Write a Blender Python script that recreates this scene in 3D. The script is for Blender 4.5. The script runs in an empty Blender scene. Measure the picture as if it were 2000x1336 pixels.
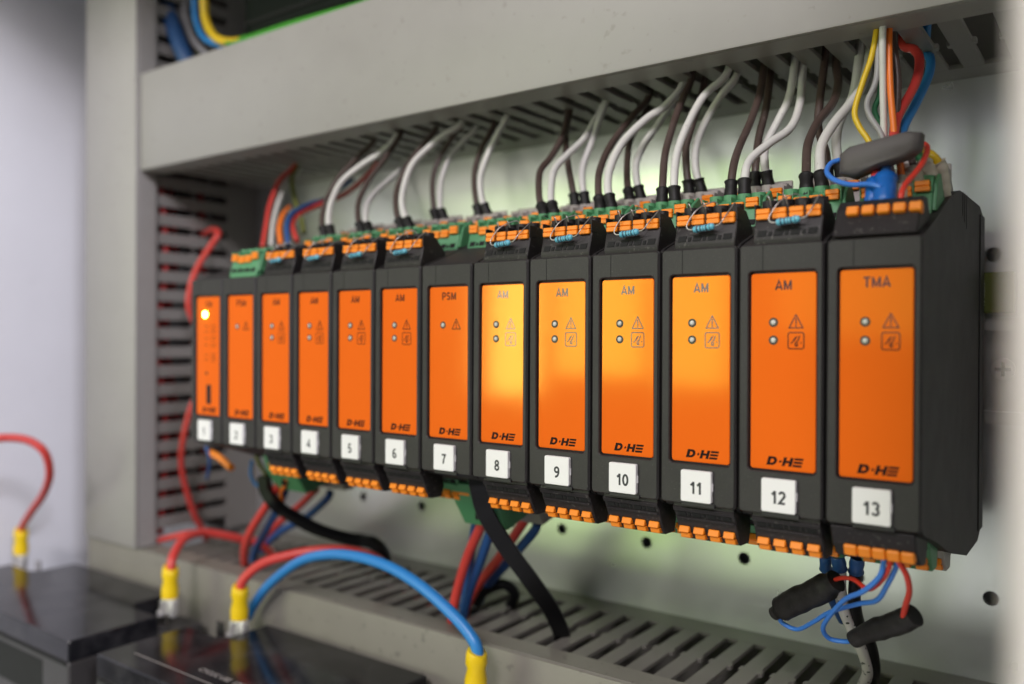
import bpy, bmesh, math, random
from mathutils import Vector, Matrix
random.seed(7)
S = 0.001                      # everything below is written in millimetres
scene = bpy.context.scene
col = scene.collection

# ------------------------------------------------------------------ camera
cam = bpy.data.cameras.new('camera')
camo = bpy.data.objects.new('camera', cam)
col.objects.link(camo)
scene.camera = camo
cam.sensor_width = 36.0
cam.lens = 29.79
cam.clip_start = 0.01
cam.clip_end = 50
Rm = Matrix(((0.8069636, -0.0065125, 0.5905653), (0.5905864, 0.0018149, -0.8069724), (0.0041836, 0.9999771, 0.0053107)))
camo.matrix_world = Matrix.Translation((0.3315878, -0.2156408, 0.0105119)) @ Rm.to_4x4()
cam.dof.use_dof = True
cam.dof.focus_distance = 0.250
cam.dof.aperture_fstop = 6.6

# ------------------------------------------------------------------ world and lamps
world = bpy.data.worlds.new('World')
scene.world = world
world.use_nodes = True
bg = world.node_tree.nodes['Background']
wt = world.node_tree
wc = wt.nodes.new('ShaderNodeTexCoord'); wx = wt.nodes.new('ShaderNodeSeparateXYZ'); wr = wt.nodes.new('ShaderNodeValToRGB')
wt.links.new(wc.outputs['Generated'], wx.inputs[0])
wm = wt.nodes.new('ShaderNodeMapRange'); wm.inputs['From Min'].default_value = -1.0
wt.links.new(wx.outputs['Z'], wm.inputs['Value']); wt.links.new(wm.outputs['Result'], wr.inputs['Fac'])
wr.color_ramp.elements[0].position = 0.38; wr.color_ramp.elements[0].color = (0.52, 0.50, 0.48, 1)      # dim floor
wr.color_ramp.elements[1].position = 0.50; wr.color_ramp.elements[1].color = (0.93, 0.93, 1.0, 1)       # pale walls and ceiling
wt.links.new(wr.outputs['Color'], bg.inputs[0])
bg.inputs[1].default_value = 0.19
scene.view_settings.view_transform = 'Standard'
scene.view_settings.look = 'None'
scene.view_settings.exposure = 0.0
scene.view_settings.gamma = 1.0

def area(name, loc, target, sx, sy, power, color, spread=180):
    l = bpy.data.lights.new(name, 'AREA')
    l.shape = 'RECTANGLE'; l.size = sx; l.size_y = sy
    l.energy = power; l.color = color; l.spread = math.radians(spread)
    o = bpy.data.objects.new(name, l); col.objects.link(o)
    o.location = loc
    d = Vector(target) - Vector(loc)
    o.rotation_euler = d.to_track_quat('-Z', 'Y').to_euler()
    return o
# the garden window of the room, left in front of the cabinet: white sky pane, foliage pane, lawn
def window_pane(name, x0, x1, z0, z1, y, radiance, color):
    w, h = x1 - x0, z1 - z0
    P = radiance * w * h * math.pi
    return area(name, ((x0+x1)/2, y, (z0+z1)/2), ((x0+x1)/2, 0, (z0+z1)/2), w, h, P, color)
window_pane('window_bright_light', -1.01, -0.82, -0.12, 0.26, -1.48, 13.0, (1.0, 0.97, 0.80))
window_pane('window_sky_light', -0.79, -0.56, -0.08, 0.34, -1.50, 7.5, (0.95, 1.0, 0.78))
window_pane('window_sky_light', -0.53, -0.36, -0.10, 0.30, -1.50, 6.0, (0.96, 1.0, 0.88))
window_pane('window_foliage_light', -1.05, -0.25, 0.37, 0.56, -1.50, 4.6, (0.45, 0.78, 0.12))
window_pane('window_lawn_light', -1.15, -0.34, -0.80, -0.34, -1.50, 2.6, (0.50, 0.76, 0.20))
window_pane('white_wall_light', -0.26, 0.12, 0.02, 0.55, -1.50, 1.4, (0.93, 0.94, 1.0))
window_pane('pale_floor_light', -0.30, 0.25, -0.85, -0.36, -1.50, 1.3, (0.93, 0.95, 0.90))
# lights in front of the cabinet
area('fill_bar_light', (0.16, -0.50, 0.42), (0.12, 0.03, 0.06), 0.60, 0.08, 1.8, (1.0, 0.92, 0.93))  # added near bar, out of view, so brightness falls off downwards
area('high_light', (0.85, -1.70, 1.15), (0.12, 0.0, 0.0), 0.35, 0.30, 19, (1.0, 0.955, 1.0))
area('cool_side_light', (1.10, -0.50, 0.52), (-0.2, 0.04, 0.05), 0.20, 0.16, 9, (0.88, 0.88, 1.0))

# ------------------------------------------------------------------ materials
def mat(name, color, rough=0.5, metal=0.0, coat=0.0, var=0.06, bump=0.0, scale=400.0, emis=None, spec=0.5, vscale=None, trans=0.0, coat_ior=1.5):
    m = bpy.data.materials.new(name); m.use_nodes = True
    nt = m.node_tree; b = nt.nodes['Principled BSDF']
    b.inputs['Roughness'].default_value = rough
    b.inputs['Metallic'].default_value = metal
    b.inputs['Coat Weight'].default_value = coat
    b.inputs['Coat Roughness'].default_value = 0.08
    b.inputs['Coat IOR'].default_value = coat_ior
    b.inputs['Specular IOR Level'].default_value = spec
    b.inputs['Transmission Weight'].default_value = trans
    tc = nt.nodes.new('ShaderNodeTexCoord')
    n = nt.nodes.new('ShaderNodeTexNoise'); n.inputs['Scale'].default_value = vscale or scale*0.15; n.inputs['Detail'].default_value = 5
    nt.links.new(tc.outputs['Object'], n.inputs['Vector'])
    mx = nt.nodes.new('ShaderNodeMix'); mx.data_type = 'RGBA'
    mx.inputs['A'].default_value = tuple(max(0, c*(1-var)) for c in color) + (1,)
    mx.inputs['B'].default_value = tuple(min(1, c*(1+var)) for c in color) + (1,)
    nt.links.new(n.outputs['Fac'], mx.inputs['Factor'])
    nt.links.new(mx.outputs['Result'], b.inputs['Base Color'])
    rr = nt.nodes.new('ShaderNodeMapRange'); rr.inputs['To Min'].default_value = max(0.02, rough-0.07); rr.inputs['To Max'].default_value = min(1, rough+0.07)
    nt.links.new(n.outputs['Fac'], rr.inputs['Value']); nt.links.new(rr.outputs['Result'], b.inputs['Roughness'])
    if bump > 0:
        n2 = nt.nodes.new('ShaderNodeTexNoise'); n2.inputs['Scale'].default_value = scale*4; n2.inputs['Detail'].default_value = 3
        nt.links.new(tc.outputs['Object'], n2.inputs['Vector'])
        bp = nt.nodes.new('ShaderNodeBump'); bp.inputs['Strength'].default_value = bump; bp.inputs['Distance'].default_value = 0.0002
        nt.links.new(n2.outputs['Fac'], bp.inputs['Height']); nt.links.new(bp.outputs['Normal'], b.inputs['Normal'])
    if emis:
        b.inputs['Emission Color'].default_value = emis[0] + (1,); b.inputs['Emission Strength'].default_value = emis[1]
    return m
M = {}
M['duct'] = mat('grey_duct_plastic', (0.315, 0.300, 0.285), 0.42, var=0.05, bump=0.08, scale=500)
M['lowduct'] = mat('shaded_duct_plastic', (0.235, 0.222, 0.185), 0.45, var=0.08, bump=0.08, scale=500)  # darker, more olive duct plastic; shade low in the cabinet is painted in
M['lowbase'] = mat('shaded_duct_base', (0.185, 0.172, 0.152), 0.48, var=0.08, bump=0.1, scale=500)  # lower fingers and base, also darkened to hold that shade
M['duct_in'] = mat('duct_inside', (0.20, 0.185, 0.165), 0.6)
M['duct_base'] = mat('duct_base_plastic', (0.24, 0.225, 0.212), 0.45, var=0.06, bump=0.1, scale=500)
M['housing'] = mat('anthracite_plastic', (0.024, 0.0215, 0.0215), 0.52, spec=0.45, var=0.14, bump=0.35, scale=700)
M['housing_dark'] = mat('black_plastic', (0.014, 0.013, 0.014), 0.5, var=0.2, bump=0.2, scale=700)
M['plugblack'] = mat('plug_black', (0.017, 0.014, 0.015), 0.48, spec=0.35, var=0.2, bump=0.15, scale=700)
M['hole'] = mat('dark_opening', (0.004, 0.004, 0.004), 0.8)
M['orange'] = mat('orange_film', (0.86, 0.145, 0.012), 0.12, var=0.03, scale=300)
ob = M['orange'].node_tree.nodes['Principled BSDF']; ob.inputs['IOR'].default_value = 1.58; ob.inputs['Specular Tint'].default_value = (1.0, 0.80, 0.08, 1)
for nd in M['orange'].node_tree.nodes:
    if nd.type == 'MAP_RANGE': nd.inputs['To Min'].default_value = 0.05; nd.inputs['To Max'].default_value = 0.13
M['print'] = mat('brown_print', (0.05, 0.012, 0.004), 0.6, coat=0.6, var=0.05, spec=0.1, coat_ior=1.6)
M['logo'] = mat('logo_print', (0.016, 0.006, 0.004), 0.6, coat=0.5, var=0.05, spec=0.1)
M['ledring'] = mat('led_ring', (0.035, 0.028, 0.014), 0.45)
M['led'] = mat('led_lens', (0.60, 0.60, 0.54), 0.3, coat=0.4)
M['led_on'] = mat('led_lit', (0.3, 0.8, 0.2), 0.2, emis=((0.16, 1.0, 0.10), 36.0))
M['tag'] = mat('white_tag', (0.84, 0.83, 0.82), 0.38, var=0.02, bump=0.05)
M['ink'] = mat('black_ink', (0.03, 0.03, 0.035), 0.5)
M['lever'] = mat('orange_lever', (0.92, 0.26, 0.010), 0.42, var=0.06, bump=0.05)
M['green'] = mat('green_plug', (0.085, 0.27, 0.125), 0.45, var=0.08, bump=0.1)
M['grey'] = mat('grey_plug', (0.36, 0.33, 0.31), 0.42, var=0.06, bump=0.1)
M['res'] = mat('resistor_blue', (0.13, 0.46, 0.60), 0.32, coat=0.3)
M['resband'] = mat('resistor_band', (0.03, 0.10, 0.15), 0.35)
M['metal'] = mat('tinned_metal', (0.72, 0.70, 0.68), 0.28, metal=1.0, var=0.1)
M['leadwire'] = mat('dull_tinned_wire', (0.50, 0.47, 0.45), 0.42, metal=0.8, var=0.1)
M['crimp'] = mat('dull_crimp', (0.66, 0.64, 0.62), 0.42, metal=0.55, var=0.15, bump=0.5, scale=150)
M['bluedeep'] = mat('deep_blue_cable', (0.012, 0.055, 0.16), 0.45)
M['brown'] = mat('brown_wire', (0.072, 0.047, 0.040), 0.42, var=0.15, bump=0.08)
M['white'] = mat('white_wire', (0.66, 0.645, 0.615), 0.40, var=0.06, bump=0.06)
M['wgrey'] = mat('grey_wire', (0.33, 0.32, 0.33), 0.40, var=0.06)
M['sleeve'] = mat('black_sleeve', (0.010, 0.009, 0.009), 0.52, spec=0.3, var=0.2, bump=0.2)
M['red'] = mat('red_wire', (0.62, 0.055, 0.045), 0.36, var=0.08)
M['reddark'] = mat('dark_red_wire', (0.42, 0.02, 0.02), 0.4)
M['redthin'] = mat('red_thin_wire', (0.72, 0.045, 0.025), 0.33, var=0.08)
M['blue'] = mat('blue_wire', (0.035, 0.24, 0.62), 0.34, var=0.08)
M['bluedark'] = mat('dark_blue_wire', (0.025, 0.09, 0.28), 0.36, var=0.08)
M['bluethin'] = mat('blue_thin_wire', (0.05, 0.21, 0.70), 0.33, var=0.08)
M['bluesleeve'] = mat('blue_sleeve', (0.008, 0.13, 0.50), 0.33)
M['yellow'] = mat('yellow_wire', (0.72, 0.48, 0.012), 0.36)
M['yellows'] = mat('yellow_sleeve', (0.88, 0.60, 0.006), 0.42, var=0.05, bump=0.25, scale=150)
M['orangew'] = mat('orange_wire', (0.90, 0.20, 0.02), 0.36)
M['greenw'] = mat('green_wire', (0.025, 0.16, 0.065), 0.36)
M['earthgreen'] = mat('earth_green', (0.05, 0.30, 0.02), 0.36)
M['olive'] = mat('olive_wire', (0.17, 0.18, 0.04), 0.4)
M['beige'] = mat('beige_sleeve', (0.55, 0.50, 0.40), 0.42, bump=0.1)
M['blackwire'] = mat('black_wire', (0.005, 0.005, 0.006), 0.34, spec=0.28, var=0.2)
M['shrink'] = mat('heat_shrink', (0.014, 0.012, 0.012), 0.5, spec=0.3, var=0.25, bump=0.6, scale=120)
M['shrinkgrey'] = mat('heat_shrink_worn', (0.095, 0.084, 0.084), 0.6, var=0.2, bump=0.4, scale=120)
M['cabinet'] = mat('white_enamel', (0.78, 0.78, 0.82), 0.34, var=0.02, bump=0.05)
M['cabframe'] = mat('cream_enamel', (0.74, 0.68, 0.65), 0.38, var=0.02, bump=0.05)
M['battery'] = mat('battery_black', (0.010, 0.010, 0.012), 0.13, var=0.3, spec=0.34)
M['batside'] = mat('battery_side', (0.040, 0.037, 0.036), 0.42, var=0.15, bump=0.2)
M['batprint'] = mat('battery_print', (0.34, 0.31, 0.29), 0.5)
M['darkblock'] = mat('dark_casing', (0.005, 0.008, 0.006), 0.6, spec=0.15, var=0.3, bump=0.2)
M['railm'] = mat('rail_zinc', (0.60, 0.59, 0.57), 0.35, metal=0.9, var=0.1)
M['olabel'] = mat('olive_strip', (0.11, 0.13, 0.02), 0.5)
M['palelet'] = mat('pale_lettering', (0.55, 0.58, 0.45), 0.5)

def dust(m, color, thr=0.62, amount=0.5, scale=900, big=35):
    nt = m.node_tree; b = nt.nodes['Principled BSDF']; src = b.inputs['Base Color'].links[0].from_socket
    tc = nt.nodes.new('ShaderNodeTexCoord')
    n1 = nt.nodes.new('ShaderNodeTexNoise'); n1.inputs['Scale'].default_value = scale; n1.inputs['Detail'].default_value = 2
    n2 = nt.nodes.new('ShaderNodeTexNoise'); n2.inputs['Scale'].default_value = big; n2.inputs['Detail'].default_value = 6; n2.inputs['Roughness'].default_value = 0.65
    oi = nt.nodes.new('ShaderNodeObjectInfo'); ad = nt.nodes.new('ShaderNodeVectorMath'); ad.operation = 'ADD'
    nt.links.new(tc.outputs['Object'], ad.inputs[0]); nt.links.new(oi.outputs['Location'], ad.inputs[1])
    nt.links.new(ad.outputs[0], n1.inputs['Vector']); nt.links.new(ad.outputs[0], n2.inputs['Vector'])
    r1 = nt.nodes.new('ShaderNodeMapRange'); r1.inputs['From Min'].default_value = thr; r1.inputs['From Max'].default_value = thr + 0.08; nt.links.new(n1.outputs['Fac'], r1.inputs['Value'])
    r2 = nt.nodes.new('ShaderNodeMapRange'); r2.inputs['From Min'].default_value = 0.45; r2.inputs['From Max'].default_value = 0.75; nt.links.new(n2.outputs['Fac'], r2.inputs['Value'])
    a = nt.nodes.new('ShaderNodeMath'); a.operation = 'MAXIMUM'; nt.links.new(r1.outputs[0], a.inputs[0])
    h = nt.nodes.new('ShaderNodeMath'); h.operation = 'MULTIPLY'; h.inputs[1].default_value = 0.35; nt.links.new(r2.outputs[0], h.inputs[0]); nt.links.new(h.outputs[0], a.inputs[1])
    f = nt.nodes.new('ShaderNodeMath'); f.operation = 'MULTIPLY'; f.inputs[1].default_value = amount; nt.links.new(a.outputs[0], f.inputs[0])
    mx = nt.nodes.new('ShaderNodeMix'); mx.data_type = 'RGBA'; nt.links.new(f.outputs[0], mx.inputs['Factor']); nt.links.new(src, mx.inputs['A'])
    mx.inputs['B'].default_value = color + (1,); nt.links.new(mx.outputs['Result'], b.inputs['Base Color'])
dust(M['housing'], (0.10, 0.095, 0.09), 0.62, 0.4, 2200)
dust(M['plugblack'], (0.14, 0.13, 0.12), 0.62, 0.4)
dust(M['shrink'], (0.12, 0.11, 0.11), 0.64, 0.3, 1700, 200)
dust(M['duct'], (0.20, 0.18, 0.16), 0.66, 0.45, 260, 14)
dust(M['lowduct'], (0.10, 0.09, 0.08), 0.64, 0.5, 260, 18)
dust(M['battery'], (0.20, 0.19, 0.19), 0.68, 0.5, 1100, 60)
dust(M['brown'], (0.18, 0.15, 0.14), 0.66, 0.5, 600, 150)
dust(M['white'], (0.40, 0.38, 0.36), 0.66, 0.6, 700, 120)
dust(M['cabinet'], (0.55, 0.54, 0.56), 0.70, 0.3, 150, 9)
def plate_mat():
    m = mat('zinc_plate', (0.68, 0.69, 0.69), 0.30, metal=0.78, var=0.06, scale=160)
    nt = m.node_tree; b = nt.nodes['Principled BSDF']
    tc = nt.nodes.new('ShaderNodeTexCoord')
    v = nt.nodes.new('ShaderNodeTexVoronoi'); v.inputs['Scale'].default_value = 260
    n = nt.nodes.new('ShaderNodeTexNoise'); n.inputs['Scale'].default_value = 28; n.inputs['Detail'].default_value = 6
    nt.links.new(tc.outputs['Object'], v.inputs['Vector']); nt.links.new(tc.outputs['Object'], n.inputs['Vector'])
    r = nt.nodes.new('ShaderNodeMapRange'); r.inputs['To Min'].default_value = 0.25; r.inputs['To Max'].default_value = 0.32
    a = nt.nodes.new('ShaderNodeMath'); a.operation = 'MULTIPLY_ADD'; a.inputs[1].default_value = 0.3
    sep = nt.nodes.new('ShaderNodeSeparateColor'); nt.links.new(v.outputs['Color'], sep.inputs[0])
    nt.links.new(sep.outputs[0], a.inputs[0]); nt.links.new(n.outputs['Fac'], a.inputs[2])
    nt.links.new(a.outputs[0], r.inputs['Value']); nt.links.new(r.outputs['Result'], b.inputs['Roughness'])
    return m
M['plate'] = plate_mat()
def speckle_mat():                       # white insulation printed with small black dashes
    m = mat('dashed_white_wire', (0.66, 0.62, 0.60), 0.4)
    nt = m.node_tree; b = nt.nodes['Principled BSDF']
    tc = nt.nodes.new('ShaderNodeTexCoord'); v = nt.nodes.new('ShaderNodeTexVoronoi'); v.inputs['Scale'].default_value = 480
    nt.links.new(tc.outputs['Object'], v.inputs['Vector'])
    lt = nt.nodes.new('ShaderNodeMath'); lt.operation = 'LESS_THAN'; lt.inputs[1].default_value = 0.27
    nt.links.new(v.outputs['Distance'], lt.inputs[0])
    mx = nt.nodes.new('ShaderNodeMix'); mx.data_type = 'RGBA'
    mx.inputs['A'].default_value = (0.66, 0.62, 0.60, 1); mx.inputs['B'].default_value = (0.02, 0.02, 0.02, 1)
    nt.links.new(lt.outputs[0], mx.inputs['Factor']); nt.links.new(mx.outputs['Result'], b.inputs['Base Color'])
    return m
M['dashed'] = speckle_mat()

# ------------------------------------------------------------------ mesh helpers
class MB:
    def __init__(s): s.bm = bmesh.new()
    def prism(s, poly, axis, a0, a1, b=0.0, seg=1):
        def mk(p, a):
            if axis == 'x': return (a, p[0], p[1])
            if axis == 'y': return (p[0], a, p[1])
            return (p[0], p[1], a)
        v0 = [s.bm.verts.new(mk(p, a0)) for p in poly]; v1 = [s.bm.verts.new(mk(p, a1)) for p in poly]
        fs = [s.bm.faces.new(v0), s.bm.faces.new(v1[::-1])]
        n = len(poly)
        for i in range(n): fs.append(s.bm.faces.new((v0[i], v1[i], v1[(i+1) % n], v0[(i+1) % n])))
        bmesh.ops.recalc_face_normals(s.bm, faces=fs)
        if b > 0:
            es = list({e for f in fs for e in f.edges})
            bmesh.ops.bevel(s.bm, geom=es, offset=b, segments=seg, affect='EDGES', profile=0.5, clamp_overlap=True)
        return s
    def box(s, x0, x1, y0, y1, z0, z1, b=0.0, seg=1):
        return s.prism([(x0, y0), (x1, y0), (x1, y1), (x0, y1)], 'z', z0, z1, b, seg)
    def loops(s, ls, close0=False, close1=False, mi=0):
        rows = [[s.bm.verts.new(p) for p in l] for l in ls]; n = len(ls[0])
        for a, b in zip(rows, rows[1:]):
            for i in range(n): s.bm.faces.new((a[i], a[(i+1) % n], b[(i+1) % n], b[i])).material_index = mi
        if close0: s.bm.faces.new(rows[0][::-1])
        if close1: s.bm.faces.new(rows[-1])
        return s
    def tube(s, pts, r, n=10, flat=None, up=(0, 1, 0), caps=True, stripe=None):
        pts = [Vector(p) for p in pts]; m = len(pts)
        tg = [(pts[min(i+1, m-1)] - pts[max(i-1, 0)]).normalized() for i in range(m)]
        u = Vector(up); u = (u - tg[0]*u.dot(tg[0]))
        if u.length < 1e-3: u = Vector((1, 0, 0)) - tg[0]*tg[0].x
        u.normalize(); rows = []
        for i in range(m):
            u = u - tg[i]*u.dot(tg[i]); u.normalize(); v = tg[i].cross(u)
            ri = r[i] if hasattr(r, '__len__') else r
            fa, fb = (flat[i] if flat and hasattr(flat[0], '__len__') else flat) if flat else (1, 1)
            rows.append([pts[i] + u*(ri*fa*math.cos(2*math.pi*k/n)) + v*(ri*fb*math.sin(2*math.pi*k/n)) for k in range(n)])
        rv = [[s.bm.verts.new(p) for p in l] for l in rows]
        for i, (a, b) in enumerate(zip(rv, rv[1:])):
            for k in range(n):
                f = s.bm.faces.new((a[k], a[(k+1) % n], b[(k+1) % n], b[k])); f.smooth = True
                if stripe: f.material_index = stripe(i/(m-1), k/n)
        if caps: s.bm.faces.new(rv[0][::-1]); s.bm.faces.new(rv[-1])
        return s
    def cyl(s, c, r, h, axis='z', n=16, r2=None):
        d = {'x': Vector((1, 0, 0)), 'y': Vector((0, 1, 0)), 'z': Vector((0, 0, 1))}[axis]
        c = Vector(c); return s.tube([c, c + d*h], [r, r2 if r2 is not None else r], n, up=(0.3, 0.9, 0.1) if axis != 'y' else (1, 0, 0))
    def ring(s, c, ro, ri, h, n=20, axis='z'):
        c = Vector(c)
        def L(r, a):
            o = []
            for k in range(n):
                t = 2*math.pi*k/n; p, q = r*math.cos(t), r*math.sin(t)
                o.append(c + (Vector((p, q, a)) if axis == 'z' else Vector((p, a, q))))
            return o
        return s.loops([L(ri, 0), L(ro, 0), L(ro, h), L(ri, h), L(ri, h*0.0+ (0.02 if h > 0 else -0.02))])
    def build(s, name, mt, parent=None, off=(0, 0, 0), loc=None, mesh_only=False, smooth_angle=None):
        for v in s.bm.verts: v.co = (v.co - Vector(off)) * S
        bmesh.ops.recalc_face_normals(s.bm, faces=s.bm.faces[:])
        me = bpy.data.meshes.new(name); s.bm.to_mesh(me); s.bm.free()
        for m in (mt if isinstance(mt, (list, tuple)) else [mt]): me.materials.append(m)
        if smooth_angle:
            for p in me.polygons: p.use_smooth = True
            me.set_sharp_from_angle(angle=math.radians(smooth_angle))
        if mesh_only: return me
        return link(name, me, parent, loc)

def link(name, me, parent=None, loc=None):
    o = bpy.data.objects.new(name, me); col.objects.link(o)
    if parent: o.parent = parent
    if loc: o.location = tuple(c*S for c in loc)
    return o
def thing(name, label, cat, loc=(0, 0, 0), group=None):
    o = bpy.data.objects.new(name, None); col.objects.link(o); o.empty_display_size = 0.005
    o.location = tuple(c*S for c in loc); o['label'] = label; o['category'] = cat
    if group: o['group'] = group
    return o
def dup(root, loc, label, group=None):
    r = root.copy(); col.objects.link(r); r.location = tuple(c*S for c in loc); r['label'] = label
    if group: r['group'] = group
    for ch in list(root.children):
        c = ch.copy(); col.objects.link(c); c.parent = r
        for g in list(ch.children):
            d = g.copy(); col.objects.link(d); d.parent = c
    return r
def rrect(x0, x1, z0, z1, r, y, n=5):
    pts = []
    for cx, cz, a0 in ((x1-r, z1-r, 0), (x0+r, z1-r, 90), (x0+r, z0+r, 180), (x1-r, z0+r, 270)):
        for k in range(n+1):
            a = math.radians(a0 + 90*k/n); pts.append((cx + r*math.cos(a), y, cz + r*math.sin(a)))
    return pts
def catmull(pts, per=8):
    P = [Vector(p) for p in pts]
    if len(P) == 2: return [P[0].lerp(P[1], t/4) for t in range(5)]
    Q = [P[0]*2 - P[1]] + P + [P[-1]*2 - P[-2]]; out = []
    for i in range(1, len(Q)-2):
        for k in range(per):
            t = k/per; a, b, c, d = Q[i-1], Q[i], Q[i+1], Q[i+2]
            out.append(0.5*((2*b) + (c-a)*t + (2*a-5*b+4*c-d)*t*t + (3*b-a-3*c+d)*t*t*t))
    out.append(P[-1]); return out

# flat print: 2-D outlines (with holes) or text, laid on an XZ face (or any matrix)
def curve_mesh(name, polys, mt, thick=0.03):
    cu = bpy.data.curves.new(name, 'CURVE'); cu.dimensions = '2D'; cu.fill_mode = 'BOTH'; cu.extrude = thick*S/2
    for p in polys:
        sp = cu.splines.new('POLY'); sp.points.add(len(p)-1); sp.use_cyclic_u = True
        for q, c in zip(sp.points, p): q.co = (c[0]*S, c[1]*S, 0, 1)
    o = bpy.data.objects.new(name, cu); col.objects.link(o)
    me = bpy.data.meshes.new_from_object(o); bpy.data.objects.remove(o); bpy.data.curves.remove(cu)
    me.name = name; me.materials.clear(); me.materials.append(mt)
    return me
def text_mesh(s, size, mt, bold=0.0, sx=1.0, shear=0.0, thick=0.03):
    cu = bpy.data.curves.new('lettering', 'FONT'); cu.body = s; cu.size = size*S; cu.align_x = 'CENTER'; cu.align_y = 'CENTER'
    cu.offset = bold*S; cu.extrude = thick*S/2; cu.shear = shear; cu.resolution_u = 3
    o = bpy.data.objects.new('lettering', cu); col.objects.link(o)
    me = bpy.data.meshes.new_from_object(o); bpy.data.objects.remove(o); bpy.data.curves.remove(cu)
    for v in me.vertices: v.co.x *= sx
    me.name = 'lettering'; me.materials.clear(); me.materials.append(mt)
    return me
UP = (math.radians(90), 0, 0)
def put(name, me, parent, loc, rot=UP):
    o = link(name, me, parent, loc); o.rotation_euler = rot; return o

# ------------------------------------------------------------------ the cabinet
cab = thing('electrical_cabinet', 'pale enamelled steel cabinet standing round all the equipment', 'cabinet', (-215, 140, -216))
OFF = (-215, 140, -216)
MB().box(-218, -215, -142, 140, -216, 275).build('side_panel', M['cabinet'], cab, OFF)
MB().box(-215, 400, -142, 140, -219, -216).build('floor_panel', M['cabinet'], cab, OFF)
MB().box(-215, 400, 137, 140, -216, 275).build('back_panel', M['cabinet'], cab, OFF)
MB().box(400, 403, -142, 140, -216, 275).build('side_panel', M['cabinet'], cab, OFF)
MB().box(-215, 400, -142, 140, 275, 279).build('roof_panel', M['cabinet'], cab, OFF)
f = MB().box(323.6, 403, -139, -118, -230, 300, 2.5, 3).build('door_frame', M['cabframe'], cab, OFF, smooth_angle=40)
f['label'] = 'cream front frame at the right edge of the cabinet'

# mounting plate with round holes
PX0, PX1, PZ0, PZ1 = -210, 392, -205, 268
holes = [(-95 + 43.2*k, -77.5) for k in range(-1, 11)] + [(-95 + 43.2*k, 39.2) for k in range(-1, 11)] + [(-95 + 43.2*k, 190) for k in range(-1, 11)]
holes = [(-8.9 + 43.2*k, z) for k in range(-4, 9) for z in (-77.3, 39.2, 190)]
polys = [[(PX0, PZ0), (PX1, PZ0), (PX1, PZ1), (PX0, PZ1)]]
for hx, hz in holes: polys.append([(hx + 2.5*math.cos(2*math.pi*k/20), hz + 2.5*math.sin(2*math.pi*k/20)) for k in range(20)])
pm = curve_mesh('mounting_plate', polys, M['plate'], 2.0)
pl = put('mounting_plate', pm, None, (0, 113.0, 0))
pl['label'] = 'galvanised mounting plate with round holes behind the row of modules'; pl['category'] = 'mounting plate'

# DIN rail with screw
rail = thing('mounting_rail', 'zinc top hat rail that carries the thirteen modules', 'rail', (330, 108, 0))
prof = [(104.5, 17.5), (105.5, 17.5), (105.5, 14.3), (112, 14.3), (112, 13), (106.0, 13), (104.5, 14.0)]
OFF = (330, 108, 0)
b = MB()
b.box(-40, 330, 104.5, 105.6, 13.5, 17.5); b.box(-40, 330, 105.6, 111.8, 13.5, 14.6); b.box(-40, 330, 110.7, 111.8, -13.5, 13.5)
b.box(-40, 330, 105.6, 111.8, -14.6, -13.5); b.box(-40, 330, 104.5, 105.6, -17.5, -13.5)
b.build('rail_profile', M['railm'], rail, OFF)
b = MB().cyl((297, 110.6, 0.6), 3.6, -2.2, 'y', 24); sc = b.build('screw', M['metal'], rail, OFF)
MB().box(294.6, 299.4, 108.25, 108.6, 0.1, 1.1).box(296.5, 297.5, 108.25, 108.6, -1.8, 3.0).build('slot', M['hole'], sc, OFF)
st = thing('marker_strip', 'small olive strip with pale vertical number beside the last module', 'marker strip', (295, 104, 25))
MB().box(288, 301, 100, 104, 19.2, 32.5, 0.3).build('strip_body', M['olabel'], st, (295, 104, 25))
o = put('lettering', text_mesh('10452089', 2.3, M['palelet'], 0.05), st, (-3.2, -4.08, 0.8), (math.radians(90), math.radians(-90), 0))

# ------------------------------------------------------------------ wiring ducts
def finger_mesh(length, width, thick, axis, bump=1.0):
    h, w = length, width/2
    pts = [(0, -w), (h*.46, -w), (h*.475, -w-bump), (h*.525, -w-bump), (h*.54, -w), (h, -w), (h, w), (h*.54, w), (h*.525, w+bump), (h*.475, w+bump), (h*.46, w), (0, w)]
    m = MB()
    if axis == 'h': m.prism([(q, p) for p, q in pts], 'z', 0, thick, 0.18)      # x across, y along, z up
    else: m.prism([(p, q) for p, q in pts], 'x', 0, thick, 0.18)                # y along, z across
    return m.build('finger', M['duct_base'], mesh_only=True)
# upper duct
X0, X1 = -98.5, 330
ud = thing('wiring_duct', 'long grey wiring duct with smooth cover above the modules', 'cable duct', (X0, 112, 100)); OFF = (X0, 112, 100)
c = MB(); c.box(X0, X1, 33.5, 35.3, 99.3, 151.0, 0.7, 2); c.box(X0+.1, X1-.1, 35.3, 47.5, 99.3, 100.7, 0.3); c.box(X0+.1, X1-.1, 35.3, 47.5, 149.6, 151.0, 0.3)
c.build('cover', M['duct'], ud, OFF, smooth_angle=40)
c = MB(); c.box(X0, X1, 45.5, 49.5, 100.9, 102.3, 0.2); c.build('front_rim', M['duct_base'], ud, OFF)
c = MB(); c.box(X0, X1, 98, 110.6, 100.1, 101.7, 0.2).box(X0, X1, 110.6, 112, 100.1, 150.2); c.box(X0, X1, 47.6, 110.6, 148.6, 150.2)
c.build('base', M['duct_base'], ud, OFF)
fm = finger_mesh(49.2, 6.1, 1.6, 'h')
k = 0; x = 289.2
while x > X0 + 8:
    link('finger', fm, ud, (x - X0, 49.0-112, 100.1-100)); x -= 10.47
link('finger', fm, ud, (303.2 - X0, 49.0-112, 0.1)); link('finger', fm, ud, (313.7 - X0, 49.0-112, 0.1))
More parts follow.
